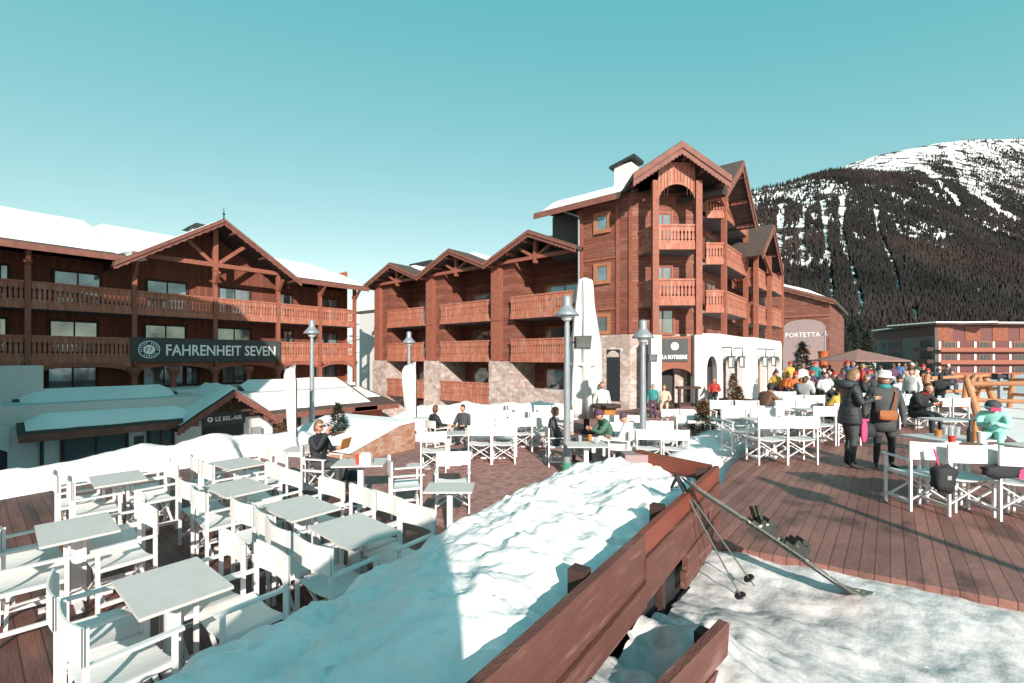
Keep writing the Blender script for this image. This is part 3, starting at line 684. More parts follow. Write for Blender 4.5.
for i in range(11):
    u=.28+i*(LW-.5)/10; b.box(u-.012,u+.012,.03,.04,10.95 if 2<i<8 else 10.3,11.35+.25*(1-abs(i-5)/5))
b.build('arch_board_slots','darkwood',tw)
for zb in (7.9,5.2): window(TT,tw,.35,1.2,zb,zb+1.9,-1.27,fm='beam'); 
window(TT,tw,.25,1.3,3.7,4.9,-1.27,fm='beam')
gable(TT,tw,LW/2,12.62,-1.25,11.1,LW+1.25,11.0,.75,-6,snow=False,th=.25,fh=.55)
# rotisserie entrance between the white columns
b=MB(TT); b.box(.24,LW-.26,-.2,-.05,2.0,3.5); archpanel(b,TT,.24,LW-.26,2.0,1.55,1.95,-.2,.15); b.build('entrance_panel','beam',tw)
b=MB(TT); b.box(.30,LW-.48,-.045,.0,2.28,3.38); rs=b.build('restaurant_sign','signgrey',tw)
text(TT,rs,'LA ROTISSERIE',LW/2-.09,2.5,.012,.2,1.2,'lettering',bold=.02)
b=MB(TT); ring(b,LW/2-.09,3.02,.003,0,.19,.02,20); b.build('roundel','letter',rs)
b=MB(TT); b.box(.3,1.2,-1.1,-.9,.1,2.0); b.build('entrance_door','dark',tw)
b=MB(TT); b.box(1.2,LW-.26,-.9,-.7,.1,2.0); b.build('stone_jamb','stone',tw)
# roofs over the tower
roofslope(TM,tw,-15.7,-10.6,-20.9,10.75,-27,13.2,th=.32,sn=.35,inset=.35,gap1=.0)
b=MB(); b.prism([(-15.5,22,10.9),(-15.5,27,13.0),(-15.5,36,10.9)],(7.2,0,0)); b.build('roof_core','darkwood',tw)
ch0=DP(626,24.5); 
b=MB(); b.box(ch0.x-.5,ch0.x+.5,ch0.y-.4,ch0.y+.5,11.2,12.75); ch=b.build('chimney','stucco',tw)
b=MB(); b.prism([(ch0.x-.72,ch0.y-.55,12.65),(ch0.x+.72,ch0.y-.55,12.9),(ch0.x+.72,ch0.y-.55,13.08),(ch0.x-.72,ch0.y-.55,12.78)],(0,1.2,0)); b.build('chimney_cap','black',ch)
# side facade looking to +X
TS=frame((0,0,0),(0,1,0),(1,0,0))
XS=-7.1
for (zt,zf) in ((11.5,10.45),(8.88,7.85),(6.22,5.15)):
    b=MB(); b.prism([(-8.6,25.6,zf-.18),(-7.95,26.55,zf-.18),(-7.1,27.25,zf-.18),(-7.1,32.4,zf-.18),(-8.6,32.4,zf-.18)],(0,0,.14)); fl=b.build('balcony_floor','soffit',tw)
    Tc=frame((-7.95,26.5,0),(.75,.66,0),(.66,-.75,0)); railing(Tc,fl,.05,1.1,zt,zf,-.05)
    railing(TS,fl,27.4,32.2,zt,zf,XS-.06)
for y in (27.3,32.3):
    b=MB(TS); b.box(y-.13,y+.13,XS-.2,XS+.06,3.6,12.3); b.build('post','beam',tw)
gable(TS,tw,26.5,13.0,23.3,10.6,29.7,10.4,-6.0,-13,snow=False,th=.3,fh=.5)
b=MB(TS); b.prism([(23.9,-8.0,10.6),(29.4,-8.0,10.6),(26.5,-8.0,12.7)],(0,.1,0)); b.build('gable_wall','siding',tw)
b=MB(TS); b.bar((25.0,XS-.06,11.6),(29.0,XS-.06,10.6),.16,.18); b.build('brace','beam',tw)
b=MB(TS); b.box(23.9,33.0,-8.5,XS+.5,10.2,10.38) if False else b.box(29.5,32.9,-9,-6.6,12.0,12.2); b.build('eave_roof','shingle',tw)
for z in (8.0,5.3,10.6):
    window(TS,tw,28.2,29.8,z,z+1.8,-8.497,fm='frame')
# second bay of the side wing
w2=thing('rear_wing','rear timber wing with stepped balconies and a lower gable behind the corner chalet','hotel',(-9,40,0),world=True)
b=MB(); b.box(-13,-7.6,36.01,42,-.5,8.6); b.build('wall','siding',w2)
for (zt,zf) in ((8.3,7.25),(5.9,4.85)):
    for k,(y0,y1,x) in enumerate(((32.7,35.5,-6.6),(35.8,39.0,-6.2))):
        b=MB(TS); b.box(y0,y1,-8,x-.06,zf-.2-k*.0,zf-.05); fl=b.build('balcony_floor','soffit',w2)
        railing(TS,fl,y0,y1,zt,zf,x-.06)
        Tc=frame((x-.03,y0,0),(-1,0,0),(0,-1,0)); railing(Tc,fl,.0,1.2,zt,zf,0.0)
for y,x in ((32.6,-6.6),(35.65,-6.4),(39.1,-6.2)):
    b=MB(TS); b.box(y-.13,y+.13,x-.16,x+.1,3.4,9.5); b.build('post','beam',w2)
gable(TS,w2,34.2,11.3,30.9,9.0,37.6,8.7,-5.9,-13,snow=False,th=.3,fh=.5)
b=MB(TS); b.bar((32.4,-6.3,9.4),(36.5,-6.3,7.9),.16,.18); b.build('brace','beam',w2)
# white ground-floor arcade
ar=thing('white_arcade','white rendered arcade with arched openings and lantern signs below the timber balconies','arcade',(-6.4,26,0),world=True)
PL=[Vector((-6.95,22.8,0)),Vector((-6.38,23.7,0)),Vector((-6.38,28.5,0)),Vector((-5.96,29.3,0)),Vector((-5.96,37.5,0))]
ops=[[(.25,.85)],[(.45,2.1),(2.7,4.4)],[],[(.55,2.5),(3.1,5.0),(5.6,7.6)],]
zt=3.5
for i in range(4):
    a,c=PL[i],PL[i+1]; u=(c-a).normalized(); nn=Vector((u.y,-u.x,0)); T=frame(a,u,nn); Lg=(c-a).length; b=MB(T); x=0
    for (p,q) in ops[i]:
        b.box(x,p,-.3,0,-.1,zt); archpanel(b,T,p,q,zt,2.0 if i else 1.9,2.55,-.3,.3); x=q
    b.box(x,Lg,-.3,0,-.1,zt); b.build('arch_wall','stucco',ar)
    for (p,q) in ops[i]:
        window(T,ar,p+.02,q-.02,.3,1.95,-.42,fm='frame' if i==3 else 'darkwood',panes=2,fw=.05,glass='darkglass')
b=MB(); b.prism([(p.x-.05,p.y,zt+.002) for p in PL]+[(-8.6,37.5,zt+.002),(-8.6,24.6,zt+.002),(-7.6,23.6,zt+.002)],(0,0,.14)); b.build('arcade_roof','stucco',ar)
Ta=frame(PL[1],(0,1,0),(1,0,0)); Tb=frame(PL[3],(0,1,0),(1,0,0))
for T,us in ((Ta,(.25,2.4)),(Tb,(.3,2.8))):
    for u in us:
        b=MB(T); b.box(u-.02,u+.02,.0,.45,2.95,3.0); b.box(u-.11,u+.11,.32,.54,1.95,2.0); b.prism([(u-.15,.28,2.5),(u+.15,.28,2.5),(u+.15,.58,2.5),(u-.15,.58,2.5)],(0,0,.04)); b.prism([(u-.1,.43,2.54),(u+.1,.43,2.54),(u,.43,2.95)],(0,.02,0))
        for dx in (-.1,.1):
            for dw in (.33,.53): b.box(u+dx-.012,u+dx+.012,dw-.012,dw+.012,2.0,2.5)
        ln=b.build('lantern','black',ar); b=MB(T); b.box(u-.09,u+.09,.34,.52,2.01,2.49); b.build('lantern_glass','glasslamp',ln)
# ================================================================ PORTETTA gable building
pt=thing('gable_building','red brown timber building with pale pink PORTETTA mural panel on its gable','hotel',(-8,60,-.5),world=True)
YP=-60.0
b=MB(TM); b.box(-24,-5.0,-80,YP,-.5,7.9); b.prism([(-24,YP-.01,7.9),(-5.0,YP-.01,7.9),(-5.0,YP-.01,8.4),(-14.5,YP-.01,12.2)],(0,-18,0)); b.build('wall','siding',pt)
gable(TM,pt,-14.5,12.7,-24.6,8.9,-4.5,8.75,YP+.5,-80,snow=True,th=.35,fh=.5,sn=.3)
b=MB(TM); b.box(-24,-4.95,YP+.003,YP+.15,7.0,7.25); b.build('band_board','beam',pt)
def xp(px): return XY(60,px)
a,c=xp(783),xp(825.5)
b=MB(TM); b.box(a,c,YP+.003,YP+.1,.6,5.9)
n=14
for i in range(n):
    t0=i/n;t1=(i+1)/n; f=lambda t:5.9+.85*math.sqrt(max(0,1-(2*t-1)**2)); b.prism([(a+(c-a)*t0,YP+.003,5.9),(a+(c-a)*t1,YP+.003,5.9),(a+(c-a)*t1,YP+.003,f(t1)),(a+(c-a)*t0,YP+.003,f(t0))],(0,.097,0))
mp_=b.build('mural_panel','pink',pt)
text(TM,mp_,'PORTETTA',(a+c)/2-.1,5.05,YP+.115,.5,3.3,'lettering')
text(TM,mp_,'HOTEL',(a+c)/2,3.75,YP+.108,.3,1.6,'faint_lettering',m='greyrender',ext=.012)
b=MB(TM); ring(b,(a+c)/2+.15,2.95,YP+.103,0,.55,.03,16); b.build('orange_emblem','orange',mp_)
b=MB(TM); b.prism([((a+c)/2-.4,YP+.14,2.65),((a+c)/2+.7,YP+.14,2.65),((a+c)/2+.15,YP+.14,3.1)],(0,.02,0)); b.build('white_emblem','letter',mp_)
for px in (768,774,779): window(TM,pt,xp(px),xp(px)+.3,2.3,3.6,YP+.003,panes=1,fm='frame',fw=.06)
# ================================================================ far apartment block
apt=thing('apartment_block','distant grey apartment block with red timber balconies under a flat snowy roof','building',DP(935,125,-6),world=True)
k=DP(935,125); TA0=frame(k,-(RT*.93-FW*.36),-(FW*.93+RT*.36)); 
ul=DP(876,160)-k; TAl=frame(k,ul,Vector((ul.y,-ul.x,0)) if (Vector((ul.y,-ul.x,0))).dot(k)<0 else Vector((-ul.y,ul.x,0)))
Ll=ul.length
urv=DP(1080,128)-k; TAr=frame(k,urv,Vector((-urv.y,urv.x,0)) if Vector((-urv.y,urv.x,0)).dot(FW)<0 else Vector((urv.y,-urv.x,0))); Lr=urv.length
bk=(TAr((0,-1,0))-TAr((0,0,0))); z6=Vector((0,0,-6)); b=MB(); b.prism([k+urv.normalized()*.6+bk*.02+z6,k+urv+bk*.02+z6,k+urv+bk*14+z6,k+ul*.5+urv.normalized()*.9+z6],(0,0,17.4)); b.build('wall','redpanel',apt)
b=MB(TAl); b.box(0,Ll,-.5,0,-6,11.3); b.box(Ll-.5,Ll-.01,-14,-.51,-6,11.3); b.build('wall','greyrender',apt)
for T,Lg in ((TAl,Ll),(TAr,Lr)):
    z0=11.5 if T is TAr else 11.42; b=MB(T); b.box(-1.5 if T is TAr else 0,Lg+1,-13.5,1.8 if T is TAr else 1.2,z0,z0+.5); r=b.build('roof','darkwood',apt); b=MB(T); b.box(-1.4 if T is TAr else .1,Lg+.9,-13.4,1.6 if T is TAr else 1.0,z0+.503,z0+.85); b.build('roof_snow','snowclean',r)
for z in (-1.2,2.2,5.6):
    for u0,w_ in ((2,5.5),(Ll*.5,9),(Ll*.8,3)):
        window(TAl,apt,u0,u0+w_,z,z+1.9,.005,panes=3,fm='greyrender',fw=.1,glass='dark')
    b=MB(TAl); b.box(Ll*.5,Ll*.5+9,.01,.09,z+2.1,z+3.1); b.build('spandrel_panel','redpanel',apt)
    b=MB(TAl); b.box(.2,7.4,.02,1.6,z-1.2,z-.15); b.build('balcony','darkwood',apt)
b=MB(TAl); b.box(0,Ll,.015,.1,8.6,11.2); b.build('attic_band','darkwood',apt)
for zi,z in enumerate((-1.4,2.0,5.4)):
    b=MB(TAr); b.box(0,Lr,.0,1.5,z-1.3,z-1.1); b.box(0,Lr,1.5,1.62,z-1.2,z-.1); b.build('balcony','beam',apt)
    x=1.0; i=0
    while x<Lr-5:
        for x_ in (x,x+5.5):
            b=MB(TAr); b.box(x_,x_+.65,.02,.12,z-.9,z+1.6); b.build('pale_panel','stucco',apt)
        window(TAr,apt,x+1.6,x+4.9,z-1.0,z+1.5,.005,panes=3,fm='frame',fw=.12,glass='darkglass'); x+=10.5; i+=1
x=.6
while x<Lr-5:
    b=MB(TAr); b.box(x,x+4.6,.02,.1,7.2,11.2); b.build('orange_panel','redorange',apt); x+=8.2
# ================================================================ chairs and tables
def make_chair():
    t=thing('directors_chair',None,None)
    hw,hd=.26,.22; ch=None
    b=MB(); b.box(-hw-.02,hw+.02,-hd-.02,-hd+.012,.66,.89)
    # sag of the canvas back
    bk=MB(); n=8; vs=[];fs=[]
    for i in range(n+1):
        x=-hw-.024+(2*hw+.048)*i/n; y=-hd-.022-.03*math.sin(math.pi*i/n)
        for z in (.665,.895-.012*math.sin(math.pi*i/n)): vs+= [(x,y,z),(x,y+.012,z)]
    for i in range(n):
        a=i*4;c=a+4; fs+=[(a,c,c+2,a+2),(a+1,a+3,c+3,c+1),(a+2,c+2,c+3,a+3),(a,a+1,c+1,c)]
    bk.add(vs,fs); bk.build('backrest','canvas',t)
    st=MB(); vs=[];fs=[]
    for i in range(n+1):
        x=-hw+2*hw*i/n; z=.455-.035*math.sin(math.pi*i/n)
        for y in (-hd+.02,hd): vs+= [(x,y,z),(x,y,z+.012)]
    for i in range(n):
        a=i*4;c=a+4; fs+=[(a,c,c+2,a+2),(a+1,a+3,c+3,c+1),(a+2,c+2,c+3,a+3),(a,a+1,c+1,c)]
    st.add(vs,fs); st.build('seat','canvas',t)
    for s in (-1,1):
        x=s*hw
        b=MB(); b.box(x-.022,x+.022,-hd-.0,hd+.05,.638,.66); b.build('armrest','white',t)
        b=MB(); b.box(x-.013,x+.013,-hd-.016,-hd+.016,.0,.88); b.build('rear_leg','white',t)
        b=MB(); b.box(x-.013,x+.013,hd-.016,hd+.016,.0,.635); b.build('front_leg','white',t)
        b=MB(); b.box(x-.014,x+.014,-hd+.018,hd-.018,.10,.135); b.build('foot_rail','white',t)
        b=MB(); b.box(x-.014,x+.014,-hd+.018,hd-.018,.43,.465); b.build('seat_rail','white',t)
    for y in (-hd+.05,hd-.05):
        b=MB(); b.bar((-hw+.02,y,.12),(hw-.02,y,.43),.016,.026,up=(0,1,0)); b.bar((-hw+.02,y+.018,.43),(hw-.02,y+.018,.12),.016,.026,up=(0,1,0)); b.build('cross_brace','white',t)
    return t
chair0=make_chair(); chair_used=[False]
def chair(x,y,z,rz,label,group):
    if not chair_used[0]: o=chair0; chair_used[0]=True; list(KIDS.setdefault(o.name,list(o.children)))
    else: o=copy_tree(chair0)
    o.location=(x,y,z); o.rotation_euler=(0,0,rz); tag(o,label,'chair',group); return o
def make_table(L=.80,Wd=.56,m='tabletop'):
    t=thing('bistro_table',None,None)
    b=MB(); b.box(-L/2,L/2,-Wd/2,Wd/2,.722,.745); b.build('tabletop',m,t)
    b=MB(); b.box(-.045,.045,-.045,.045,.03,.72); b.box(-.2,.2,-.03,.03,.70,.721); b.build('column','white',t)
    for ax in (0,1):
        b=MB(); b.box(*((-.3,.3,-.03,.03) if ax==0 else (-.031,.031,-.27,.27)),.0,.032 if ax==0 else .03); b.build('foot','white',t)
    return t
tab0=make_table(); tab_used=[False]
def table(x,y,z,rz,label,group,sc=1):
    if not tab_used[0]: o=tab0; tab_used[0]=True; KIDS[o.name]=list(o.children)
    else: o=copy_tree(tab0)
    o.location=(x,y,z); o.rotation_euler=(0,0,rz); o.scale=(sc,sc,1); tag(o,label,'table',group); return o
GLT='grey tables on the left timber deck'; GLC='white chairs on the left timber deck'
GMT='grey tables on the paved terrace'; GMC='white chairs on the paved terrace'
GRT='tables on the right sun deck'; GRC='white chairs on the right sun deck'
rj=random.Random(5)
# (table px, table py, description, which pairs: L left side, R right side ; skip list)
LD=[(172,584,'big front table at bottom left','LR'),(77,528,'second table at left edge','LR'),(118,478,'far left table by snow ridge','LR'),
    (238,463,'small table by the snow ridge','LR'),(238,487,'middle table between deck rows','LR'),(300,507,'narrow table in the deck centre','LR'),(354,529,'table beside the shaded snow bank','LR')]
def pair(tx,ty,z,rz,side,desc,grp,dist=.31,sp=.29,only=None,word=None,names=('nearer','farther')):
    # rz: direction of the table's long side; side +1 = left normal
    u=Vector((math.cos(rz),math.sin(rz),0)); n=Vector((-u.y,u.x,0))*side
    out=[]
    for k,s in enumerate((1,-1)):
        if only is not None and k not in only: continue
        j=rj.uniform(-.03,.03); p=Vector((tx,ty,0))+n*(dist+rj.uniform(-.05,.07))+u*(s*sp+j)
        f=-n; a=math.atan2(f.y,f.x)-math.pi/2+rj.uniform(-.09,.09)
        out.append(chair(p.x,p.y,z if not callable(z) else z(p.x,p.y),a,f'{names[k]} white chair on the {word} of the {desc}',grp))
    return out
for px,py,desc,sides in LD:
    p=G(px,py,.745); z=.004
    table(p.x,p.y,z,rj.uniform(-.06,.06),'grey topped pedestal table, the '+desc,GLT)
    for s,w in ((-1,'left'),(1,'right')): pair(p.x,p.y,z,0,s,desc,GLC,word=w+' side' if len(desc.split())<6 else w)
# table and chair by the pavers
p=G(450,487,.745); table(p.x,p.y,.0,A,'small square grey table alone near the snow bank edge',GLT,.78)
chair(*(G(452,512,0)+FW*.12)[:2],0,A+math.pi+.1,'single white canvas chair behind the lone table by the snow bank',GLC)
p=G(405,513,0); chair(p.x,p.y,0,A-1.25,'white canvas chair seen from the side near the lone table',GLC)
p=G(361,462,.745); tW=table(p.x,p.y,0,A+.1,'grey table with red and white cups in front of the seated woman',GLT)
p=G(306,449,.745); table(p.x,p.y,0,A,'small grey table behind the woman in sunglasses',GLT)
# paved terrace
MD=[(448,433,'table of the chatting pair',.15,'N'),(493,428,'grey table nearest on the pavers',.0,'NF'),(530,420,'grey table behind the front row',.05,'NF'),(508,412,'far table by the long ridge',.1,'NF'),(553,412,'grey table left of the closed parasol',.0,'NF'),
    (655,431,'long grey table before the conifer shrubs',-.1,'NF'),(625,424,'grey table behind the beanie woman',-.1,'NF'),(688,417,'grey table near the rotisserie door',-.05,'NF')]
for px,py,desc,da,sides in MD:
    z=tg(*G(px,py,.6)[:2]); p=G(px,py,z+.745); rz=A+da
    table(p.x,p.y,z,rz,'grey pedestal table, the '+desc,GMT)
    if 'N' in sides: pair(p.x,p.y,z,rz,-1,desc,GMC,dist=.42,word='near side',names=('right','left'),only=(1,) if px==448 else None)
    if 'F' in sides: pair(p.x,p.y,z,rz,1,desc,GMC,dist=.42,word='far side',names=('right','left'))
for k,(px,py,lab) in enumerate(((519,463,'right of a crossed-leg pair facing the lamp'),(502,460,'left end of the nearest terrace row'),(538,449,'gap behind the nearest terrace row'),(548,463,'stool place beside the leaning man'))):
    if k in (2,): 
        p=G(px,py,0); chair(p.x,p.y,0,A+.3,'white canvas chair standing alone in the gap behind the front row',GMC)
# right sun deck
RD=[(767,419,'table behind the front chair pair',.0,'NF'),(815,409,'second table on the sun deck',.05,'NF'),(745,409,'table beside the conifer shrubs',-.1,'NF'),(790,398,'third table on the sun deck',.0,'NF'),(946,437,'white table full of glasses',.12,''),(1046,446,'table at the right edge',.1,''),(950,419,'white table before the leaning woman',.0,''),(880,400,'table behind the two standing women',.0,'NF'),(925,401,'table near the snow field',.1,'NF')]
for px,py,desc,da,sides in RD:
    z=.502; p=G(px,py,z+.745); rz=A+da
    table(p.x,p.y,z,rz,'pedestal table, the '+desc,GRT,1.15 if 'glasses' in desc else 1)
    if 'N' in sides: pair(p.x,p.y,z,rz,-1,desc,GRC,word='near side',names=('right','left'),dist=.42,sp=.30)
    if 'F' in sides: pair(p.x,p.y,z,rz,1,desc,GRC,dist=.42,word='far side',names=('right','left'))
for px,dd,tw_,lab in ((919,5.98,.10,'white chair left of the black rucksack at the glass covered table'),(955,5.80,.06,'white chair with the black rucksack hung on its back'),(1007,5.62,.12,'white chair with a black coat and pink lining near the right edge'),(1049,5.5,.05,'white chair cut by the right edge of the frame')):
    p=DP(px,dd); f=FW+RT*tw_; chair(p.x,p.y,.502,math.atan2(f.y,f.x)-math.pi/2,lab,GRC)
# ================================================================ street lamps, floodlights, parasol, flags
def lamp(px,py,z,h,label,ring=False,d=None):
    p=G(px,py,z) if d is None else DP(px,d,z)
    t=thing('street_lamp',label,'street lamp',p,0,'grey street lamps on the terrace')
    b=MB(); b.tube((0,0,0),(0,0,h-.62),.084,.058,16); b.tube((0,0,h-.62),(0,0,h-.42),.05,.05,10); b.build('pole','lampgrey',t,smooth=False)
    b=MB(); b.lathe([(.13,0),(.13,.03),(.105,.06),(.105,.22),(.097,.25)],n=14); b.build('pole_base','green' if ring else 'lampgrey',t)
    b=MB(); b.lathe([(.255,h-.44),(.26,h-.42),(.18,h-.33),(.11,h-.25),(.09,h-.20),(.09,h-.05),(.065,h-.015),(.0,h)],n=20); b.build('lamp_shade','lampgrey',t,smooth=True)
    b=MB(); b.lathe([(.07,h-.55),(.12,h-.5),(.13,h-.445),(.05,h-.43)],n=14); b.build('lamp_glass','glasslamp',t,smooth=True)
    return p
pA=lamp(567,474,0,3.78,'tall grey street lamp with black floodlight, nearest on the terrace',True)
pB=lamp(643,462,0,3.36,'grey street lamp with round lantern head in front of the rotisserie')
lamp(312,444,-.1,3.75,'grey street lamp standing before the left chalet annex',d=14.2)
lamp(409,432,-.3,3.75,'grey street lamp beside the brick planter and flag',d=17.0)
def flood(p,dz,side,label,s=1):
    o=p+Vector((0,0,dz)); t=thing('floodlight',label,'floodlight',o,A,'black floodlights on lamp poles'); 
    b=MB(); b.tube((0,0,0),(side*.2,0,0),.02); b.build('bracket','black',t)
    b=MB(); b.prism([(side*.17,-.17,-.13),(side*.47,-.17,-.15),(side*.50,-.17,.14),(side*.17,-.17,.13)],(0,.34,0)); h=b.build('housing','black',t); t.scale=(s,s,s)
    b=MB(); b.box(min(side*.2,side*.45),max(side*.2,side*.45),-.178,-.172,-.1,.1); b.build('front_glass','darkglass',h)
flood(pA,2.78,1,'black box floodlight clamped to the nearest tall street lamp'); flood(pB,2.45,1,'black box floodlight clamped to the lamp before the rotisserie',.62)
q=FW*-2.0+RT*5.95; lp=thing('street_lamp','grey street lamp right of the viewpoint casting the long deck shadow','street lamp',(q.x,q.y,.3),0,'grey street lamps on the terrace')
b=MB(); b.tube((0,0,0),(0,0,4.2),.085,.06,14); b.build('pole','lampgrey',lp); b=MB(); b.lathe([(.26,3.85),(.2,3.95),(.1,4.05),(.09,4.25),(0,4.3)],n=18); b.build('lamp_shade','lampgrey',lp)
# closed parasol
pp=DP(585,15.0,0); t=thing('closed_parasol','tall closed off-white parasol with folded cloth in the terrace centre','parasol',pp+Vector((0,0,tg(pp.x,pp.y))))
def foldf(t_,z): return .22*math.sin(t_*7+z*.7)+.08*math.sin(t_*13-z)
b=MB(); b.lathe([(.12,.45),(.48,.52),(.53,1.0),(.50,1.8),(.44,2.8),(.34,3.7),(.25,4.5),(.22,4.85),(.19,5.02),(.03,5.1)],n=56,fold=foldf); b.build('canopy','parasol',t,smooth=True)
b=MB(); b.tube((0,0,0),(0,0,1.0),.05); b.lathe([(.4,0),(.4,.06),(.1,.1)],n=20); b.build('stand','black',t)
b=MB(); b.lathe([(.50,2.2),(.51,2.22),(.51,2.28),(.50,2.3)],n=40); b.build('tie_strap','parasol',t)
b=MB(); b.bar((.3,-.35,.1),(.3,-.35,1.6),.09,.09); b.bar((.3,-.35,1.0),(-.4,-.5,1.1),.04,.04); b.build('crank_post','black',t)
# feather flags
def feather(px,d,z,h,w,cloth,label,lean=.0):
    p=DP(px,d,z); t=thing('feather_flag',label,'flag',p,A,'feather flags'); n=14
    b=MB(); vs=[];fs=[]
    for i in range(n+1):
        s=i/n; zz=.25+(h-.25)*s; wd=w*(math.sin(min(1,(s*.92+.08))*math.pi*.5)**.4)*(1 if s<.8 else math.sqrt(max(0,1-((s-.8)/.2)**2)))
        for k in range(5):
            x=.0-wd*k/4; yy=.05*math.sin(k*1.3+s*5); vs+=[(x,yy,zz),(x,yy+.008,zz)]
    for i in range(n):
        for k in range(4):
            a=(i*5+k)*2;c=a+10; fs+=[(a,a+2,c+2,c),(a+1,c+1,c+3,a+3)]
    b.add(vs,fs); b.build('flag_cloth',cloth,t)
    b=MB(); b.tube((.015,0,0),(.015,0,h*.8),.018); b.tube((.015,0,h*.8),(-w*.25,0,h*.97),.015,.01); b.build('flag_pole','black',t)
    b=MB(); b.box(-.3,.3,-.2,.2,0,.05); b.build('flag_base','black',t)
feather(296,12.2,-.05,2.35,.34,'parasol','white feather flag standing before the annex entrance')
feather(416,16.2,-.35,2.7,.52,'flag','grey leaf shaped flag beside the lamp and brick planter')
# ================================================================ brick planter ramp and white block
a=G(352,456,-.05); c=G(415,446,-.2); u=(c-a); u.z=0; Lp=u.length; T=frame((a.x,a.y,0),u,Vector((u.y,-u.x,0)))
t=thing('brick_planter','low reddish brick planter ramp with snowy coping beside the grey flag','planter',(a.x,a.y,-.3),world=True)
b=MB(T); b.prism([(0,0,-.5),(Lp,0,-.5),(Lp,0,.52),(Lp*.72,0,.5),(0,0,.02)],(0,-3.0,0)); b.build('brick_wall','brick',t)
b=MB(T); b.prism([(-.1,.03,.024),(Lp*.72,.03,.504),(Lp*.72,.03,.60),(-.1,.03,.12)],(0,-3.2,0)); b.prism([(Lp*.72,.03,.504),(Lp+.02,.03,.524),(Lp+.02,.03,.60),(Lp*.72,.03,.60)],(0,-3.2,0)); b.build('snow_coping','snow',t)
p=DP(421,15.2,-.35); t=thing('white_block','plain white rendered low wall block right of the brick planter','wall block',(p.x,p.y,-.4),A); b=MB(); b.box(-.25,.25,-.2,.2,0,.78); b.build('block_body','stucco',t); b=MB(); b.box(-.28,.28,-.23,.23,.782,.85); b.build('block_cap','stucco',t)
# ================================================================ plank wall holding the snow bank
w0=Vector((xw(.2),.2,0)); w1=Vector((-1.48,5.27,0)); u=(w1-w0).normalized(); nn=Vector((u.y,-u.x,0)); T=frame(w0,u,nn); Lw=(w1-w0).length
pw=thing('plank_wall','long weathered red plank barrier holding back the snow bank','barrier',(w0.x,w0.y,.2),world=True)
z=1.27; k=0
for hgt_ in (.165,.165,.165,.16,.16):
    x=0
    for q,le in enumerate((2.72,Lw-2.72) if k<3 else (3.75,Lw-3.75)):
        if k>=3 and q==0: x+=le; continue
        b=MB(T); tw_=rj.uniform(-.012,.012); b.prism([(x+.003,tw_,z-hgt_+.014),(x+le-.003,tw_+rj.uniform(-.006,.006),z-hgt_+.014),(x+le-.003,tw_,z),(x+.003,tw_,z)],(0,.05,0)); o=b.build('plank','plankred' if (k==0 and q==1) else 'plank',pw)
        if k==0 and q==1: o['label']='fresh orange red top plank'
        x+=le
    z-=hgt_; k+=1
for x in (.5,2.0,3.35,4.8):
    b=MB(T); b.box(x-.045,x+.045,-.12,-.02,.0,1.28 if x>1 else 1.2); b.build('post','darkwood',pw)
b=MB(T); b.box(.0,Lw-.1,-.10,-.065,.0,1.02); b.build('dark_gap_board','black',pw)  # black sheet standing in for the shade in the gap below the planks
T2=frame((w1.x,w1.y,0),(G(653,454,1.26)-w1)*Vector((1,1,0)),(0,-1,0))
L2=((G(653,454,1.26)-w1)*Vector((1,1,0))).length
for z0,z1 in ((1.10,1.27),(.925,1.09),(.75,.915)):
    b=MB(T2); b.box(.03,L2+.25,-.02,.03,z0,z1); b.build('return_plank','plankred',pw)
pe=G(640,456,1.2); t=thing('stone_coping','pinkish stone coping block at the far end of the plank barrier','coping',(pe.x,pe.y,.4),A); b=MB(); b.box(-.22,.16,-.14,.14,0,.84); b.build('coping_block','pink',t)
# short low plank bench end in the foreground
v0=Vector((-1.00,1.1,0)); v1=Vector((-.80,2.94,0)); T=frame(v0,v1-v0,Vector(((v1-v0).y,-(v1-v0).x,0))); Lv=(v1-v0).length
t=thing('plank_bench','short red plank backrest poking out of the foreground snow','bench',(v0.x,v0.y,.2),world=True)
for z0,z1,dl_ in ((.66,.86,0),(.44,.635,.06),(.25,.42,.1)):
    b=MB(T); b.prism([(0,0,z0),(Lv-dl_,0,z0),(Lv-dl_+.03,0,z1-.02),(Lv-dl_,0,z1),(0,0,z1)],(0,.05,0)); b.build('plank','plank',t)
for x0 in (.9,1.7):
    b=MB(T); b.box(x0,x0+.09,-.09,-.003,.1,.81); b.build('post','darkwood',t)
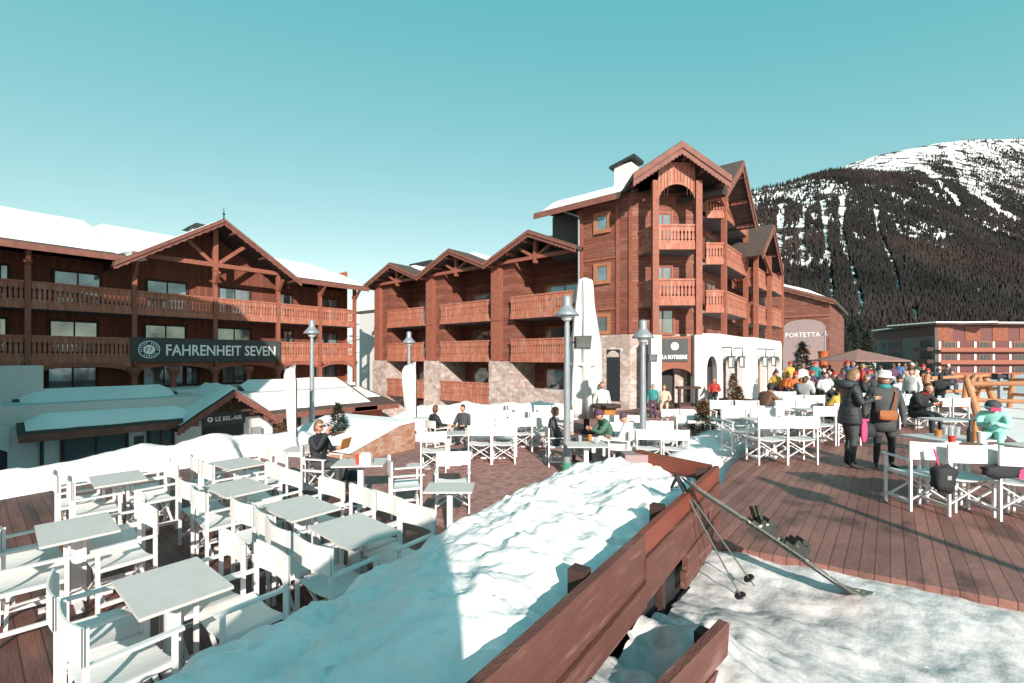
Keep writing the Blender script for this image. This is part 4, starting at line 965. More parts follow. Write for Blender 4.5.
# ================================================================ skis and poles
def ski(p,q,off,label):
    p=Vector(p)+off;q=Vector(q)+off; d=(q-p); Ls=d.length; t=thing('alpine_ski',label,'ski',tuple(p),world=True,group='skis leaning on the plank barrier')
    d=d.normalized(); side=d.cross(Vector((0,0,1))).normalized(); upn=side.cross(d).normalized()
    T=lambda v: p+d*v[0]+side*v[1]+upn*v[2]
    b=MB(T); n=18; vs=[];fs=[]
    for i in range(n+1):
        s=i/n; w=.046+.020*(abs(2*s-1)**2.2); 
        if s>.94: w*=math.sqrt(max(.02,1-((s-.94)/.06)**2))
        zc=.10*max(0,(s-.90)/.1)**1.6+.02*max(0,(.06-s)/.06)-.012*math.sin(math.pi*s)*-1
        vs+=[T((s*Ls,-w,zc)),T((s*Ls,w,zc)),T((s*Ls,w,zc+.016)),T((s*Ls,-w,zc+.016))]
    for i in range(n):
        a=i*4
        for k in range(4): fs.append((a+k,a+(k+1)%4,a+4+(k+1)%4,a+4+k))
    fs+=[(3,2,1,0),(n*4,n*4+1,n*4+2,n*4+3)]
    b.T=None; b.add(vs,fs); b.build('ski_board','skiA',t)
    for s,kind in ((.42,0),(.60,1)):
        b=MB(T); x=s*Ls
        b.box(x-.13,x+.13,-.042,.042,.018,.05); b.box(x-.06,x+.08,-.038,.038,.05,.12 if kind else .10); b.box(x-.03,x+.04,-.055,.055,.12-.02*(1-kind),.15-.02*(1-kind))
        if kind: b.box(x-.14,x-.06,-.05,-.03,.03,.06); b.box(x-.14,x-.06,.03,.05,.03,.06)
        else: b.bar((x-.05,0,.08),(x-.15,0,.16),.05,.02)
        b.build('heel_binding' if kind==0 else 'toe_binding','binding',t)
top=Vector((-1.40,4.03,1.36)); tip=Vector((-.21,4.91,.36)); sidev=(tip-top).cross(Vector((0,0,1))).normalized()
ski(top,tip,Vector((0,0,0)),'dark ski with yellow flecks leaning on the barrier, lower of the pair')
ski(top,tip,sidev*.10+Vector((0,0,.035)),'dark ski with yellow flecks leaning on the barrier, upper of the pair')
for k,(q,lab) in enumerate(((Vector((-.97,4.34,.31)),'grey ski pole leaning on the barrier, lower tip in the snow'),(Vector((-.93,4.50,.42)),'grey ski pole leaning on the barrier, tucked behind its twin'))):
    p=Vector((-1.43-.03*k,3.98+.07*k,1.40)); t=thing('ski_pole',lab,'ski pole',tuple(p),world=True,group='ski poles on the barrier'); d=(q-p).normalized()
    b=MB(); b.tube(p+d*.12,q,.009,.006); b.build('shaft','poleM',t)
    b=MB(); b.tube(p-d*.02,p+d*.13,.017,.014); b.build('grip','black',t)
    b=MB(); b.tube(q-d*.09,q-d*.08,.045,.05,12); b.build('basket','black',t)
    b=MB(); b.bar(p,p+Vector((-.06,.02,-.12)),.02,.004); b.bar(p+Vector((-.06,.02,-.12)),p+Vector((.01,.0,-.10)),.02,.004); b.build('strap','black',t)
# ================================================================ plants
def conifer(loc,h,r,label,m='needlebrown',seed=1,cat='shrub',name='conifer_shrub',group=None,n=900,leaf=.06,pot=False):
    rnd=random.Random(seed); t=thing(name,label,cat,loc,0,group)
    b=MB(); b.tube((0,0,0),(0,0,h*.9),.03+.01*h,.01); 
    for i in range(14):
        z=h*rnd.uniform(.15,.85); a=rnd.random()*6.28; rr=r*(1-z/h)*.9+.05; b.tube((0,0,z),(math.cos(a)*rr,math.sin(a)*rr,z+.05*h*rnd.uniform(-.5,1)),.012,.004,5)
    b.build('trunk','bark',t)
    vs=[];fs=[]
    for i in range(n):
        z=h*(.06+.94*rnd.random()**1.25); rr=r*((1-z/h)**.8)*(.35+.65*rnd.random()**.5)*(1+.25*math.sin(z*9/h*3)); a=rnd.random()*6.283
        c=Vector((rr*math.cos(a),rr*math.sin(a),z)); d=Vector((math.cos(a)+rnd.uniform(-.6,.6),math.sin(a)+rnd.uniform(-.6,.6),rnd.uniform(-.35,.7))).normalized(); s=d.cross(Vector((rnd.uniform(-1,1),rnd.uniform(-1,1),1))).normalized()
        l=leaf*rnd.uniform(.7,1.6); o=len(vs); vs+=[c-s*l*.28,c+s*l*.28,c+d*l*1.5]; fs.append((o,o+1,o+2))
    b=MB(); b.add(vs,fs); b.build('crown',m,t,fix=False)
    if pot:
        b=MB(); b.lathe([(.2,0),(.27,.4),(.29,.42),(.29,.46),(.05,.44)],n=16); b.build('pot','darkwood',t)
for i,(px,py,h,r,lab) in enumerate(((703,436,.95,.42,'brown winter conifer shrub nearest the plank barrier, snow below it'),(722,425,.85,.36,'brown conifer shrub in the middle of the snowy strip'),(738,420,1.15,.42,'taller brown conifer shrub behind the white chair pair'),(733,410,1.5,.34,'thin brown shrub standing before the white arcade'))):
    p=G(px,py,.3); conifer(p,h,r,lab,seed=i+3,group='conifer shrubs in the snow strip',n=1300,leaf=.065)
p=DP(338,13.0,-.1); conifer(p,1.25,.38,'dark potted conifer behind the seated woman in sunglasses','needle',31,'plant','potted_conifer',None,1500,.06,True)
p=DP(281,20,-2.3); conifer(p,1.9,.6,'bare brownish bush in front of the annex window','needlebrown',37,'bush','bush',None,700,.10)
p=DP(802,40,-.2); conifer(p,4.0,1.15,'small dark fir tree in front of the pink mural','needle',41,'tree','fir_tree',None,2200,.16)
for i,(px,d,h,z) in enumerate(((842,118,15,-6),(852,130,18,-6),(866,135,16,-6),(832,120,17,-6),(858,150,20,-5))):
    conifer(DP(px,d,z),h,h*.2,['slim dark fir left of the grey apartment block','tall dark fir rising behind the brown parasol','dark fir touching the apartment block corner','dark fir beside the pink mural building edge','biggest fir in the gap left of the apartments'][i],'needle',50+i,'tree','fir_tree','firs in the gap by the apartment block',1500,.7)
# ================================================================ log trestle fence on the snow field
tr=thing('log_fence','orange peeled log trestle fence on the snow field at right','fence',(3,22,.9),world=True)
def gz(x,y): return hg(x,y)-.05
FP=[]
for px,py,dz in ((924,392,0),(981,398,0),(1001,404,0),(1075,412,0)):
    d=15.8 if px>=981 else 19.0
    if px>1010: d=14.5
    p=DP(px,d); FP.append(p)
FB=[DP(963,19.5),DP(976,20.5),DP(1009,19.2),DP(1042,18.0)]
b0=[]
for i,p in enumerate(FP[1:]+FB):
    z=gz(p.x,p.y); front=i<3
    lean=(FW*1.2+RT*-.25) if front else (FW*-.5)
    b=MB(); b.tube((p.x,p.y,z-.1),Vector((p.x,p.y,z+1.45))+lean*.35,.14 if front else .10,.085,10); b.build('log_post','log',tr)
def rl(a,c,za,zc,r=.075): 
    b=MB(); b.tube(Vector((a.x,a.y,gz(a.x,a.y)+za)),Vector((c.x,c.y,gz(c.x,c.y)+zc)),r,r*.85,10); b.build('log_rail','log',tr)
f3=FW*.42
rl(FB[0]+RT*-1.4,FB[1]+RT*.5,1.35,1.38); rl(FB[0]+RT*-1.4,FB[1]+RT*.5,.75,.72)
rl(FP[1]+f3*.8,FP[3]+f3*.8,1.28,1.35,.09); rl(FP[1]+f3*.4,FP[3]+f3*.4,.72,.7)
rl(FB[1],FP[1]+f3*.9,1.4,1.3); rl(FB[2]+f3*0,FB[3],1.2,1.25); rl(FB[2],FB[3],.6,.6); rl(FB[1],FB[2],.85,.8)
p=DP(927,19.5); z=gz(p.x,p.y); b=MB(); b.tube((p.x,p.y,z-.1),(p.x,p.y,z+1.5),.13,.10); b.build('log_post','log',tr); b=MB(); b.tube((p.x-.25,p.y,z-.1),(p.x-.25,p.y,z+1.4),.11,.09); b.build('log_post','log',tr)
# ski lift style support behind the fence
p=DP(1000,19.0); t=thing('grey_winch','dark grey metal winch stand clamped behind the log fence','winch',(p.x,p.y,hg(p.x,p.y)),A); b=MB(); b.box(-.06,.06,-.06,.06,0,1.25); b.build('stand','lampgrey',t); b=MB(); b.tube((-.2,0,1.32),(.2,0,1.32),.10); b.box(-.23,-.2,-.13,.13,1.2,1.45); b.box(.2,.23,-.13,.13,1.2,1.45); b.build('drum','black',t)
p=G(952,398,.72); t=thing('red_sledge','small red orange sledge lying on the snow by the log fence','sledge',(p.x,p.y,hg(p.x,p.y)+.03),A)
b=MB(); b.lathe([(.0,.0),(.42,.02),(.52,.12),(.55,.2),(.5,.2),(.4,.08),(.0,.06)],n=20); o=b.build('shell','red',t,smooth=True); o.scale=(1,.6,1)
b=MB(); b.box(-.2,.2,-.12,.12,.08,.14); b.build('seat_pad','orangepl',t)
# brown parasol canopy behind the crowd
p=DP(858,34,-.1); t=thing('brown_parasol','wide open brown parasol canopy behind the distant crowd','parasol',p); b=MB(); b.lathe([(3.0,2.3),(2.98,2.38),(1.6,2.75),(.3,3.1),(.05,3.2)],n=8); b.build('canopy','umbred',t); b=MB(); b.tube((0,0,0),(0,0,3.1),.05); b.build('pole','black',t)
p=DP(823,38,-.1); t=thing('orange_banner','orange upright banner roll near the pink mural','banner',p,A); b=MB(); b.lathe([(.26,1.7),(.3,2.0),(.34,2.9),(.4,3.1),(.25,3.15)],n=10); b.build('banner_body','orangepl',t); b=MB(); b.tube((0,0,0),(0,0,1.71),.05); b.build('banner_pole','black',t)
lamp(825,384,-.1,5.2,'far street lamp standing in front of the pink mural',d=44)
p=DP(800,41,-.15); t=thing('orange_hoarding','long low orange hoarding at the foot of the pink mural','hoarding',p,A); b=MB(); b.box(-2.8,2.2,0,.1,0,1.25); b.build('hoarding_panel','orange',t); b=MB(); b.box(-2.8,2.2,-.06,.16,1.252,1.33); b.build('hoarding_rail','log',t)
# wicker bar stand and barrel near the seated pair
p=DP(606,13.4,.0); t=thing('cane_stand','dark topped stand with orange cane body behind the beanie woman','stand',(p.x,p.y,0)); b=MB(); b.lathe([(.2,0),(.24,.5),(.3,1.0)],n=12); b.build('cane_body','rattan',t); b=MB(); b.lathe([(.42,1.0),(.44,1.03),(.42,1.08)],n=16); b.build('stand_top','darkwood',t)
p=DP(688,20,.25); t=thing('menu_desk','small dark menu desk beside the rotisserie steps','desk',(p.x,p.y,.2),A); b=MB(); b.box(-.5,.5,-.2,.2,.9,1.0); b.build('desk_top','darkwood',t)
for s_ in (-.38,.38):
    b=MB(); b.box(s_-.04,s_+.04,-.1,.1,0,.9); b.build('desk_leg','black',t)
p=DP(660,20.3,.1); t=thing('entrance_step','dark stone entrance step at the rotisserie doorway','step',(p.x,p.y,.1),A); b=MB(); b.box(-.2,2.8,-.5,.5,0,.16); b.build('lower_step','darkwood',t); b=MB(); b.box(-.1,2.7,.0,.6,.162,.3); b.build('upper_step','darkwood',t)
# ---- things on the tables
def on(px,py,z,name,label,cat,fn,rz=0):
    p=G(px,py,z); t=thing(name,label,cat,p,rz); fn(t); return t
def cup(r,h,m,part='cup_body'):
    def f(t):
        b=MB(); b.lathe([(r*.8,0),(r,h),(r*.86,h),(r*.7,.01)],n=14); b.build(part,m,t,smooth=False)
        b=MB(); b.lathe([(r*.9,h*.62),(r*.5,h*.63)],n=14); b.build('drink','amber' if m=='glassclear' else m,t)
    return f
on(359,464,.745,'red_cup','red cup on the table in front of the seated woman','cup',cup(.06,.15,'red'))
def holder(t):
    b=MB(); b.box(-.09,.09,-.05,.05,0,.17); b.build('holder_body','paper',t); b=MB(); b.box(-.07,.07,-.035,.035,.172,.20); b.build('napkins','white',t)
on(366,465,.745,'napkin_holder','pale napkin holder beside the red cup','napkin holder',holder,A)
zt_=.502+.745
def bottle(m):
    def f(t):
        b=MB(); b.lathe([(.035,0),(.037,.15),(.03,.19),(.013,.23),(.013,.29)],n=12); b.build('bottle_body',m,t); b=MB(); b.lathe([(.015,.29),(.015,.31)],n=10); b.build('bottle_cap','black',t)
    return f
for i,(px,py,fn,name,lab,cat) in enumerate(((975,441,bottle('amber'),'bottle','amber bottle at the right end of the glass covered table','bottle'),(970,442,bottle('black'),'bottle','dark bottle beside the amber bottle','bottle'),(981,443,cup(.05,.16,'paper'),'paper_cup','pale paper cup right of the amber bottle','cup'),
    (945,434,cup(.04,.14,'glassclear'),'wine_glass','clear glass at the back left of the white table','glass'),(951,436,cup(.04,.15,'glassclear'),'wine_glass','clear glass in the middle of the white table','glass'),(957,435,cup(.04,.13,'glassclear'),'wine_glass','clear glass right of the middle glass','glass'),(952,443,cup(.045,.1,'red'),'small_pot','small red pot at the front of the white table','pot'),(938,436,cup(.05,.1,'rattan'),'bread_basket','small brown bread basket on the white table','basket'))):
    on(px,py,zt_,name,lab,cat,fn)
# ================================================================ people
def skin_mesh(name,verts,edges,radii,root=0,sub=1):
    me=bpy.data.meshes.new(name); me.from_pydata(verts,edges,[]); o=bpy.data.objects.new('tmp',me); C.objects.link(o)
    o.modifiers.new('s','SKIN'); 
    sv=me.skin_vertices[0].data if me.skin_vertices else None
    if sv is None:
        bm=bmesh.new(); bm.from_mesh(me); bm.verts.layers.skin.verify(); bm.to_mesh(me); bm.free(); sv=me.skin_vertices[0].data
    for i,r in enumerate(radii): sv[i].radius=(r if isinstance(r,tuple) else (r,r)); sv[i].use_root=(i==root)
    m=o.modifiers.new('u','SUBSURF'); m.levels=sub; m.render_levels=sub
    dg=bpy.context.evaluated_depsgraph_get(); out=bpy.data.meshes.new_from_object(o.evaluated_get(dg)); bpy.data.objects.remove(o); out.name=name; return out
def headmesh(bm,c,yaw=0,pitch=0,s=1.0):
    """head with brow, nose, chin, ears and eye sockets; looks along +Y"""
    R=Matrix.Rotation(yaw,4,'Z')@Matrix.Rotation(pitch,4,'X'); n,m=18,14; rows=[]
    for j in range(m+1):
        ph=math.pi*j/m; row=[]
        for i in range(n):
            th=2*math.pi*i/n; x=math.sin(ph)*math.cos(th); y=math.sin(ph)*math.sin(th); z=math.cos(ph)
            X=x*.074;Y=y*.094;Z=z*.116
            if z<-.1: k=1-.34*min(1,(-z-.1)/.9)*(1 if y<.2 else .75); X*=k; Y*=(k if y<0 else 1-.12*min(1,-z))
            if y>.75 and abs(x)<.28: 
                if -.32<z<.12: Y+=.022*(1-abs(x)/.28)*(1-(z+.1)**2*6 if abs(z+.1)<.3 else 0)
            if y>.6 and .0<z<.22 and .2<abs(x)<.55: Y-=.008
            if abs(x)>.9 and -.25<z<.2: X*=1.12
            row.append(bm.verts.new(Vector(c)+R@(Vector((X,Y,Z))*s)))
        rows.append(row)
    fs=[]
    for j in range(m):
        for i in range(n):
            a,b,cc,d=rows[j][i],rows[j][(i+1)%n],rows[j+1][(i+1)%n],rows[j+1][i]
            try: fs.append((bm.faces.new((a,d,cc,b)),j,i))
            except ValueError: pass
    return R
def person_proto(name,J,look=(0,0),coat=0.0,fingers=True,top='c_black',legs='c_black',boots='c_black',gloves='skin',bulk=1.0,sub=1):
    """J: joints dict; returns mesh with slots top, legs, boots, skin(head), gloves"""
    V=[];E=[];Rr=[];reg=[]
    def v(p,r,g): V.append(tuple(p));Rr.append(r);reg.append(g);return len(V)-1
    P={k:Vector(x) for k,x in J.items()}
    B=bulk
    pel=v(P['pelvis'],(.155*B+coat*.05,.115*B+coat*.04),0); sp=v(P['pelvis'].lerp(P['chest'],.45),(.145*B+coat*.03,.105*B+coat*.03),0); ch=v(P['chest'],(.165*B,.115*B),0); nk=v(P['neck'],.062,0); nk2=v(P['neck'].lerp(P['head'],.45),.052,3)
    E+=[(pel,sp),(sp,ch),(ch,nk),(nk,nk2)]
    for s in ('L','R'):
        sh=v(P['sh'+s],.074*B,0); el=v(P['el'+s],.055*B,0); mid=v(P['sh'+s].lerp(P['el'+s],.5),.062*B,0); wr=v(P['wr'+s],.040*B,0); E+=[(ch,sh),(sh,mid),(mid,el),(el,wr)]
        d=(P['wr'+s]-P['el'+s]).normalized(); hd=P.get('hd'+s,d).normalized() if 'hd'+s in P else d
        pm=v(P['wr'+s]+hd*.05,(.036,.022),4); E.append((wr,pm)); pk=v(P['wr'+s]+hd*.085,(.036,.018),4); E.append((pm,pk))
        if fingers:
            side=hd.cross(Vector((0,1,0)) if abs(hd.y)<.8 else Vector((0,0,1))).normalized(); curl=side.cross(hd).normalized()
            if curl.y<0: curl=-curl
            for q,(o,l) in enumerate(((-.03,.068),(-.010,.08),(.011,.076),(.03,.06))):
                a=v(P['wr'+s]+hd*.095+side*o,.0095,4); b=v(P['wr'+s]+hd*(.095+l*.55)+side*o*1.1+curl*.012,.0088,4); c=v(P['wr'+s]+hd*(.095+l*.85)+side*o*1.1+curl*.038,.0075,4); E+=[(pk,a),(a,b),(b,c)]
            a=v(P['wr'+s]+hd*.045+side*.045+curl*.015,.011,4); b=v(P['wr'+s]+hd*.085+side*.058+curl*.03,.009,4); E+=[(pm,a),(a,b)]
        hp=v(P['hp'+s],.098*B+coat*.03,0 if coat>=1 else 1); th=v(P['hp'+s].lerp(P['kn'+s],.5),(.084*B+coat*.02),0 if coat>=1 else 1); kn=v(P['kn'+s],.060,1); cf=v(P['kn'+s].lerp(P['an'+s],.35),.060,1); an=v(P['an'+s],.045,2); E+=[(pel,hp),(hp,th),(th,kn),(kn,cf),(cf,an)]
        td=(P['to'+s]-P['an'+s]); hl=v(P['an'+s]+Vector((0,0,-.045))-td.normalized()*.02,(.042,.036),2); mt=v(P['an'+s]+td*.6+Vector((0,0,-.035)),(.044,.03),2); to=v(P['to'+s],(.036,.024),2); E+=[(an,hl),(hl,mt),(mt,to)]
    me=skin_mesh(name,V,E,Rr,0,sub)
    from mathutils import kdtree
    # region of every face = region of the nearest bone point
    pts=[]
    for a,b in E:
        n=max(2,int((Vector(V[a])-Vector(V[b])).length/.02))
        for i in range(n+1):
            t=i/n; g=reg[b] if t>.3 or reg[b]!=4 else reg[a]
            if reg[a]==1 and reg[b]==2: g=2 if t>.35 else 1
            elif reg[a]!=reg[b] and reg[b]!=4: g=reg[b] if t>.5 else reg[a]
            pts.append((Vector(V[a]).lerp(Vector(V[b]),t),g))
    kd=kdtree.KDTree(len(pts))
    for i,(p,g) in enumerate(pts): kd.insert(p,i)
    kd.balance()
    for p in me.polygons: p.material_index=pts[kd.find(p.center)[1]][1]
    bm=bmesh.new(); bm.from_mesh(me); k0=len(bm.faces); bm.faces.ensure_lookup_table()
    for f in bm.faces: f.tag=True
    headmesh(bm,P['head'],*look)
    for f in bm.faces:
        f.smooth=True
        if not f.tag: f.material_index=3
    bm.normal_update(); bmesh.ops.recalc_face_normals(bm,faces=bm.faces[:]); bm.to_mesh(me); bm.free()
    idx=[p.material_index for p in me.polygons]; me.materials.clear()
    for q in (top,legs,boots,'skin',gloves): me.materials.append(M[q])
    for p,i in zip(me.polygons,idx): p.material_index=i
    return me
STAND=dict(pelvis=(0,0,.93),chest=(0,.01,1.28),neck=(0,0,1.43),head=(0,.02,1.585),shL=(-.18,0,1.36),shR=(.18,0,1.36),elL=(-.25,-.03,1.08),elR=(.25,-.03,1.08),wrL=(-.25,.06,.86),wrR=(.25,.06,.86),hpL=(-.09,0,.88),hpR=(.09,0,.88),knL=(-.10,.03,.48),knR=(.10,.01,.48),anL=(-.11,0,.10),anR=(.11,-.02,.10),toL=(-.13,.17,.035),toR=(.13,.15,.035))
PHONE=dict(STAND,elL=(-.24,.06,1.10),elR=(.24,.06,1.10),wrL=(-.10,.30,1.17),wrR=(.10,.30,1.19),head=(0,.05,1.575))
BAG=dict(STAND,elL=(-.27,-.03,1.09),wrL=(-.24,.13,.88),elR=(.27,-.04,1.09),wrR=(.28,.03,.83),head=(.01,.03,1.575))
SIT=dict(pelvis=(0,-.05,.56),chest=(0,-.10,.90),neck=(0,-.08,1.05),head=(0,-.04,1.205),shL=(-.18,-.10,.98),shR=(.18,-.10,.98),elL=(-.25,.0,.74),elR=(.25,.0,.74),wrL=(-.18,.22,.72),wrR=(.18,.22,.72),hpL=(-.09,-.02,.53),hpR=(.09,-.02,.53),knL=(-.11,.40,.53),knR=(.11,.40,.53),anL=(-.11,.42,.10),anR=(.11,.42,.10),toL=(-.13,.58,.035),toR=(.13,.58,.035))
READ=dict(SIT,wrL=(-.10,.26,.80),wrR=(.04,.12,1.08),elR=(.22,.06,.80),head=(0,-.06,1.20))
CROSS=dict(SIT,knR=(.0,.42,.66),anR=(-.16,.55,.36),toR=(-.20,.68,.30),chest=(0,-.12,.90))
LEAN=dict(SIT,chest=(0,.08,.88),neck=(0,.16,1.01),head=(0,.24,1.12),shL=(-.18,.10,.95),shR=(.18,.10,.95),elL=(-.22,.28,.74),elR=(.22,.28,.74),wrL=(-.08,.42,.80),wrR=(.08,.42,.80),knR=(.12,.42,.55))
def put(mesh,loc,rz,label,group=None,s=1.0,slots=None):
    o=bpy.data.objects.new('person',mesh); C.objects.link(o); o.location=loc; o.rotation_euler=(0,0,rz); o.scale=(s,)*3; tag(o,label,'person',group)
    if slots:
        for i,k in slots.items(): o.material_slots[i].link='OBJECT'; o.material_slots[i].material=M[k]
    return o
def local(parent,name,b,m,smooth=True):
    o=b.build(name,m,parent,smooth=smooth); return o
def headT(J,look):
    c=Vector(J['head']); R=Matrix.Rotation(look[0],3,'Z')@Matrix.Rotation(look[1],3,'X'); return lambda v: c+R@Vector(v)
def hair(o,J,look,m,long=False):
    b=MB(headT(J,look)); vs=[];fs=[];n=16;mm=9
    for j in range(mm):
        ph=math.pi*(.02+.62*j/(mm-1))
        for i in range(n):
            th=2*math.pi*i/n; x=math.sin(ph)*math.cos(th);y=math.sin(ph)*math.sin(th);z=math.cos(ph)
            front=y>.25 and z<.45
            k=1.0 if not front else .86
            e=.015*noise.noise(Vector((x*5,y*5,z*5)))
            vs.append((x*(.084*k+e),(y*.103-.008)*k+0*e if not front else y*.090-.01,z*.128+.004-(0 if not long or y>.3 else .07*max(0,.2-z))))
    for j in range(mm-1):
        for i in range(n): fs.append((j*n+i,j*n+(i+1)%n,(j+1)*n+(i+1)%n,(j+1)*n+i))
    b.add(vs,fs); return local(o,'hair',b,m)
def eyes(o,J,look,glasses=False):
    b=MB(headT(J,look))
    for s in (-1,1):
        if glasses: b.box(s*.036-.027,s*.036+.027,.083,.097,-.008,.030)
        else: b.box(s*.031-.011,s*.031+.011,.083,.0895,.004,.016)
    if glasses: b.box(-.012,.012,.088,.096,.012,.02); b.box(-.074,-.066,-.01,.088,.012,.02); b.box(.066,.074,-.01,.088,.012,.02)
    local(o,'sunglasses' if glasses else 'eyes',b,'black' if glasses else 'eye',False)
    b=MB(headT(J,look)); b.box(-.02,.02,.078,.0865,-.066,-.058); local(o,'mouth',b,'c_red',False)
def beanie(o,J,look,m,pom=False,h=.14):
    b=MB(headT(J,look)); b.lathe([(.094,.02),(.098,.035),(.098,.06),(.088,.10),(.06,h-.01),(.02,h+.012),(.0,h+.014)],n=16)
    if pom: b.lathe([(.0,h),(.03,h+.015),(.036,h+.035),(.02,h+.06),(.0,h+.066)],n=10)
    local(o,'woolly_hat',b,m)
def brimhat(o,J,look,m):
    b=MB(headT(J,look)); b.lathe([(.145,.035),(.15,.045),(.10,.06),(.098,.12),(.08,.15),(.03,.16),(0,.16)],n=20); local(o,'brimmed_hat',b,m)
def capv(o,J,look,m):
    b=MB(headT(J,look)); b.lathe([(.092,.03),(.094,.06),(.08,.11),(.03,.135),(0,.137)],n=16); b.prism([(-.07,.07,.035),(.07,.07,.035),(.05,.17,.02),(-.05,.17,.02)],(0,0,.012)); local(o,'cap',b,m)
def scarf(o,J,m,r=.085):
    p=Vector(J['neck']); b=MB(); b.lathe([(r*.9,-.03),(r*1.1,-.01),(r*1.12,.03),(r*.85,.055),(r*.6,.05)],c=p,n=14); local(o,'scarf',b,m)
def faceto(d): return math.atan2(d.y,d.x)-math.pi/2
def D2(a,b): return faceto(FW*b+RT*a)      # facing: a to camera right, b away from the camera
DZ=.502
# --- two standing women on the sun deck
p=G(850,467,DZ); lk=(0,-.35)
o=put(person_proto('person_body',PHONE,lk,.3,True,'puffer','c_charcoal','c_black','skin',1.12),p,D2(.97,-.22),'standing woman in black quilted jacket looking down at a phone',s=1.04)
hair(o,PHONE,lk,'hairbl',True); eyes(o,PHONE,lk); scarf(o,PHONE,'c_red',.078)
b=MB(); b.lathe([(.16,1.36),(.18,1.40),(.17,1.46),(.10,1.50)],c=(0,-.06,0),n=14); local(o,'hood',b,'puffer'); b=MB(); b.lathe([(.205,.74),(.215,.80),(.20,.95),(.17,1.08)],n=18); q_=local(o,'jacket_hem',b,'puffer'); q_.scale=(1,.8,1)
b=MB(); b.prism([(-.19,-.17,.62),(-.05,-.19,.62),(-.05,-.19,.92),(-.19,-.17,.92)],(0,.05,0)); 
q=Vector(p)+Matrix.Rotation(o.rotation_euler.z,3,'Z')@Vector((0,.31,1.21)); t=thing('smartphone','dark smartphone held by the woman in the quilted jacket','phone',q,o.rotation_euler.z); b=MB(); b.box(-.04,.04,-.005,.005,-.05,.09); b.build('phone_body','black',t); b=MB(); b.box(-.036,.036,-.0068,-.0052,-.045,.085); b.build('screen','darkglass',t)
q=G(864,452,DZ+.30)+FW*-.02; t=thing('pink_glove','pink ski glove dangling beside the quilted jacket woman','glove',(q.x,q.y,DZ+.48),A); b=MB(); b.blob((0,.02,.18),(.055,.03,.19),.7,amp=.2); b.build('glove_cloth','c_pink',t,smooth=True); b=MB(); b.box(-.06,.07,-.005,.055,.362,.40); b.build('cuff','c_pink',t)
p=G(884,467,DZ); lk=(.3,-.1)
o=put(person_proto('person_body',BAG,lk,1.0,True,'c_charcoal','c_black','c_black','c_charcoal',1.16),p,D2(-.35,-.94),'standing woman in charcoal coat with white hat and teal scarf',s=1.0)
hair(o,BAG,lk,'hairbl',True); eyes(o,BAG,lk); brimhat(o,BAG,lk,'c_white'); scarf(o,BAG,'c_teal',.09)
b=MB(); b.lathe([(.21,.66),(.215,.75),(.205,.95),(.175,1.1)],n=18); q_=local(o,'coat_skirt',b,'c_charcoal'); q_.scale=(1,.78,1)
rz=o.rotation_euler.z; R3=Matrix.Rotation(rz,3,'Z')
t=thing('shoulder_bag','tan leather shoulder bag worn across the charcoal coat','bag',Vector(p)+R3@Vector((.03,.23,.86)),rz); b=MB(); b.blob((0,0,.09),(.14,.05,.09),.5); b.build('bag_body','leather',t,smooth=True); b=MB(); b.prism([(-.12,.047,.07),(.12,.047,.07),(.125,.047,.165),(-.125,.047,.165)],(0,.008,0)); b.build('flap','leather',t)
b=MB(); b.bar((-.1,.0,.17),(-.17,-.12,.48),.03,.012); b.bar((-.17,-.12,.48),(-.14,-.22,.56),.03,.012); b.build('strap','leather',t)
t=thing('black_handbag','soft black handbag hanging at the left of the charcoal coat','bag',Vector(p)+R3@Vector((.30,.08,.52)),rz); b=MB(); b.lathe([(.03,0),(.15,.03),(.17,.12),(.13,.24),(.04,.28)],n=14); o2=b.build('bag_body','c_black',t,smooth=True); o2.scale=(1,.6,1); b=MB(); b.bar((-.08,0,.24),(0,0,.40),.02,.01); b.bar((.08,0,.24),(0,0,.40),.02,.01); b.build('handle','black',t)
# --- woman leaning at the far side of the white table
p=DP(918,11.2,DZ); lk=(-.35,.1)
o=put(person_proto('person_body',LEAN,lk,0,True,'c_black','c_black','c_black','skin',1.15),(p.x,p.y,DZ),D2(.1,-1),'seated smiling woman in black jacket with red scarf at white table',s=1.08)
hair(o,LEAN,lk,'hairbr',True); eyes(o,LEAN,lk); scarf(o,LEAN,'c_red',.08)
# --- child with helmet at right edge
KID=dict(LEAN); lk=(.4,-.35)
p=DP(994,8.6,DZ)
o=put(person_proto('person_body',KID,lk,0,True,'c_mint','c_mint','c_black','c_mint',1.2),(p.x,p.y,DZ),D2(-.6,-.5),'seated child in mint green ski suit wearing a dark helmet',s=.92)
eyes(o,KID,lk)
b=MB(headT(KID,lk)); b.lathe([(.112,-.03),(.125,.02),(.122,.07),(.10,.12),(.05,.15),(0,.155)],n=18); h=local(o,'helmet',b,'c_charcoal')
b=MB(headT(KID,lk)); b.lathe([(.1275,.0),(.1285,.02),(.1275,.045),(.12,.046),(.12,-.001)],n=18); local(h,'goggle_band',b,'c_mint')
b=MB(headT(KID,lk)); b.box(-.075,.075,.10,.135,-.02,.05); local(h,'goggles',b,'c_pink',False)
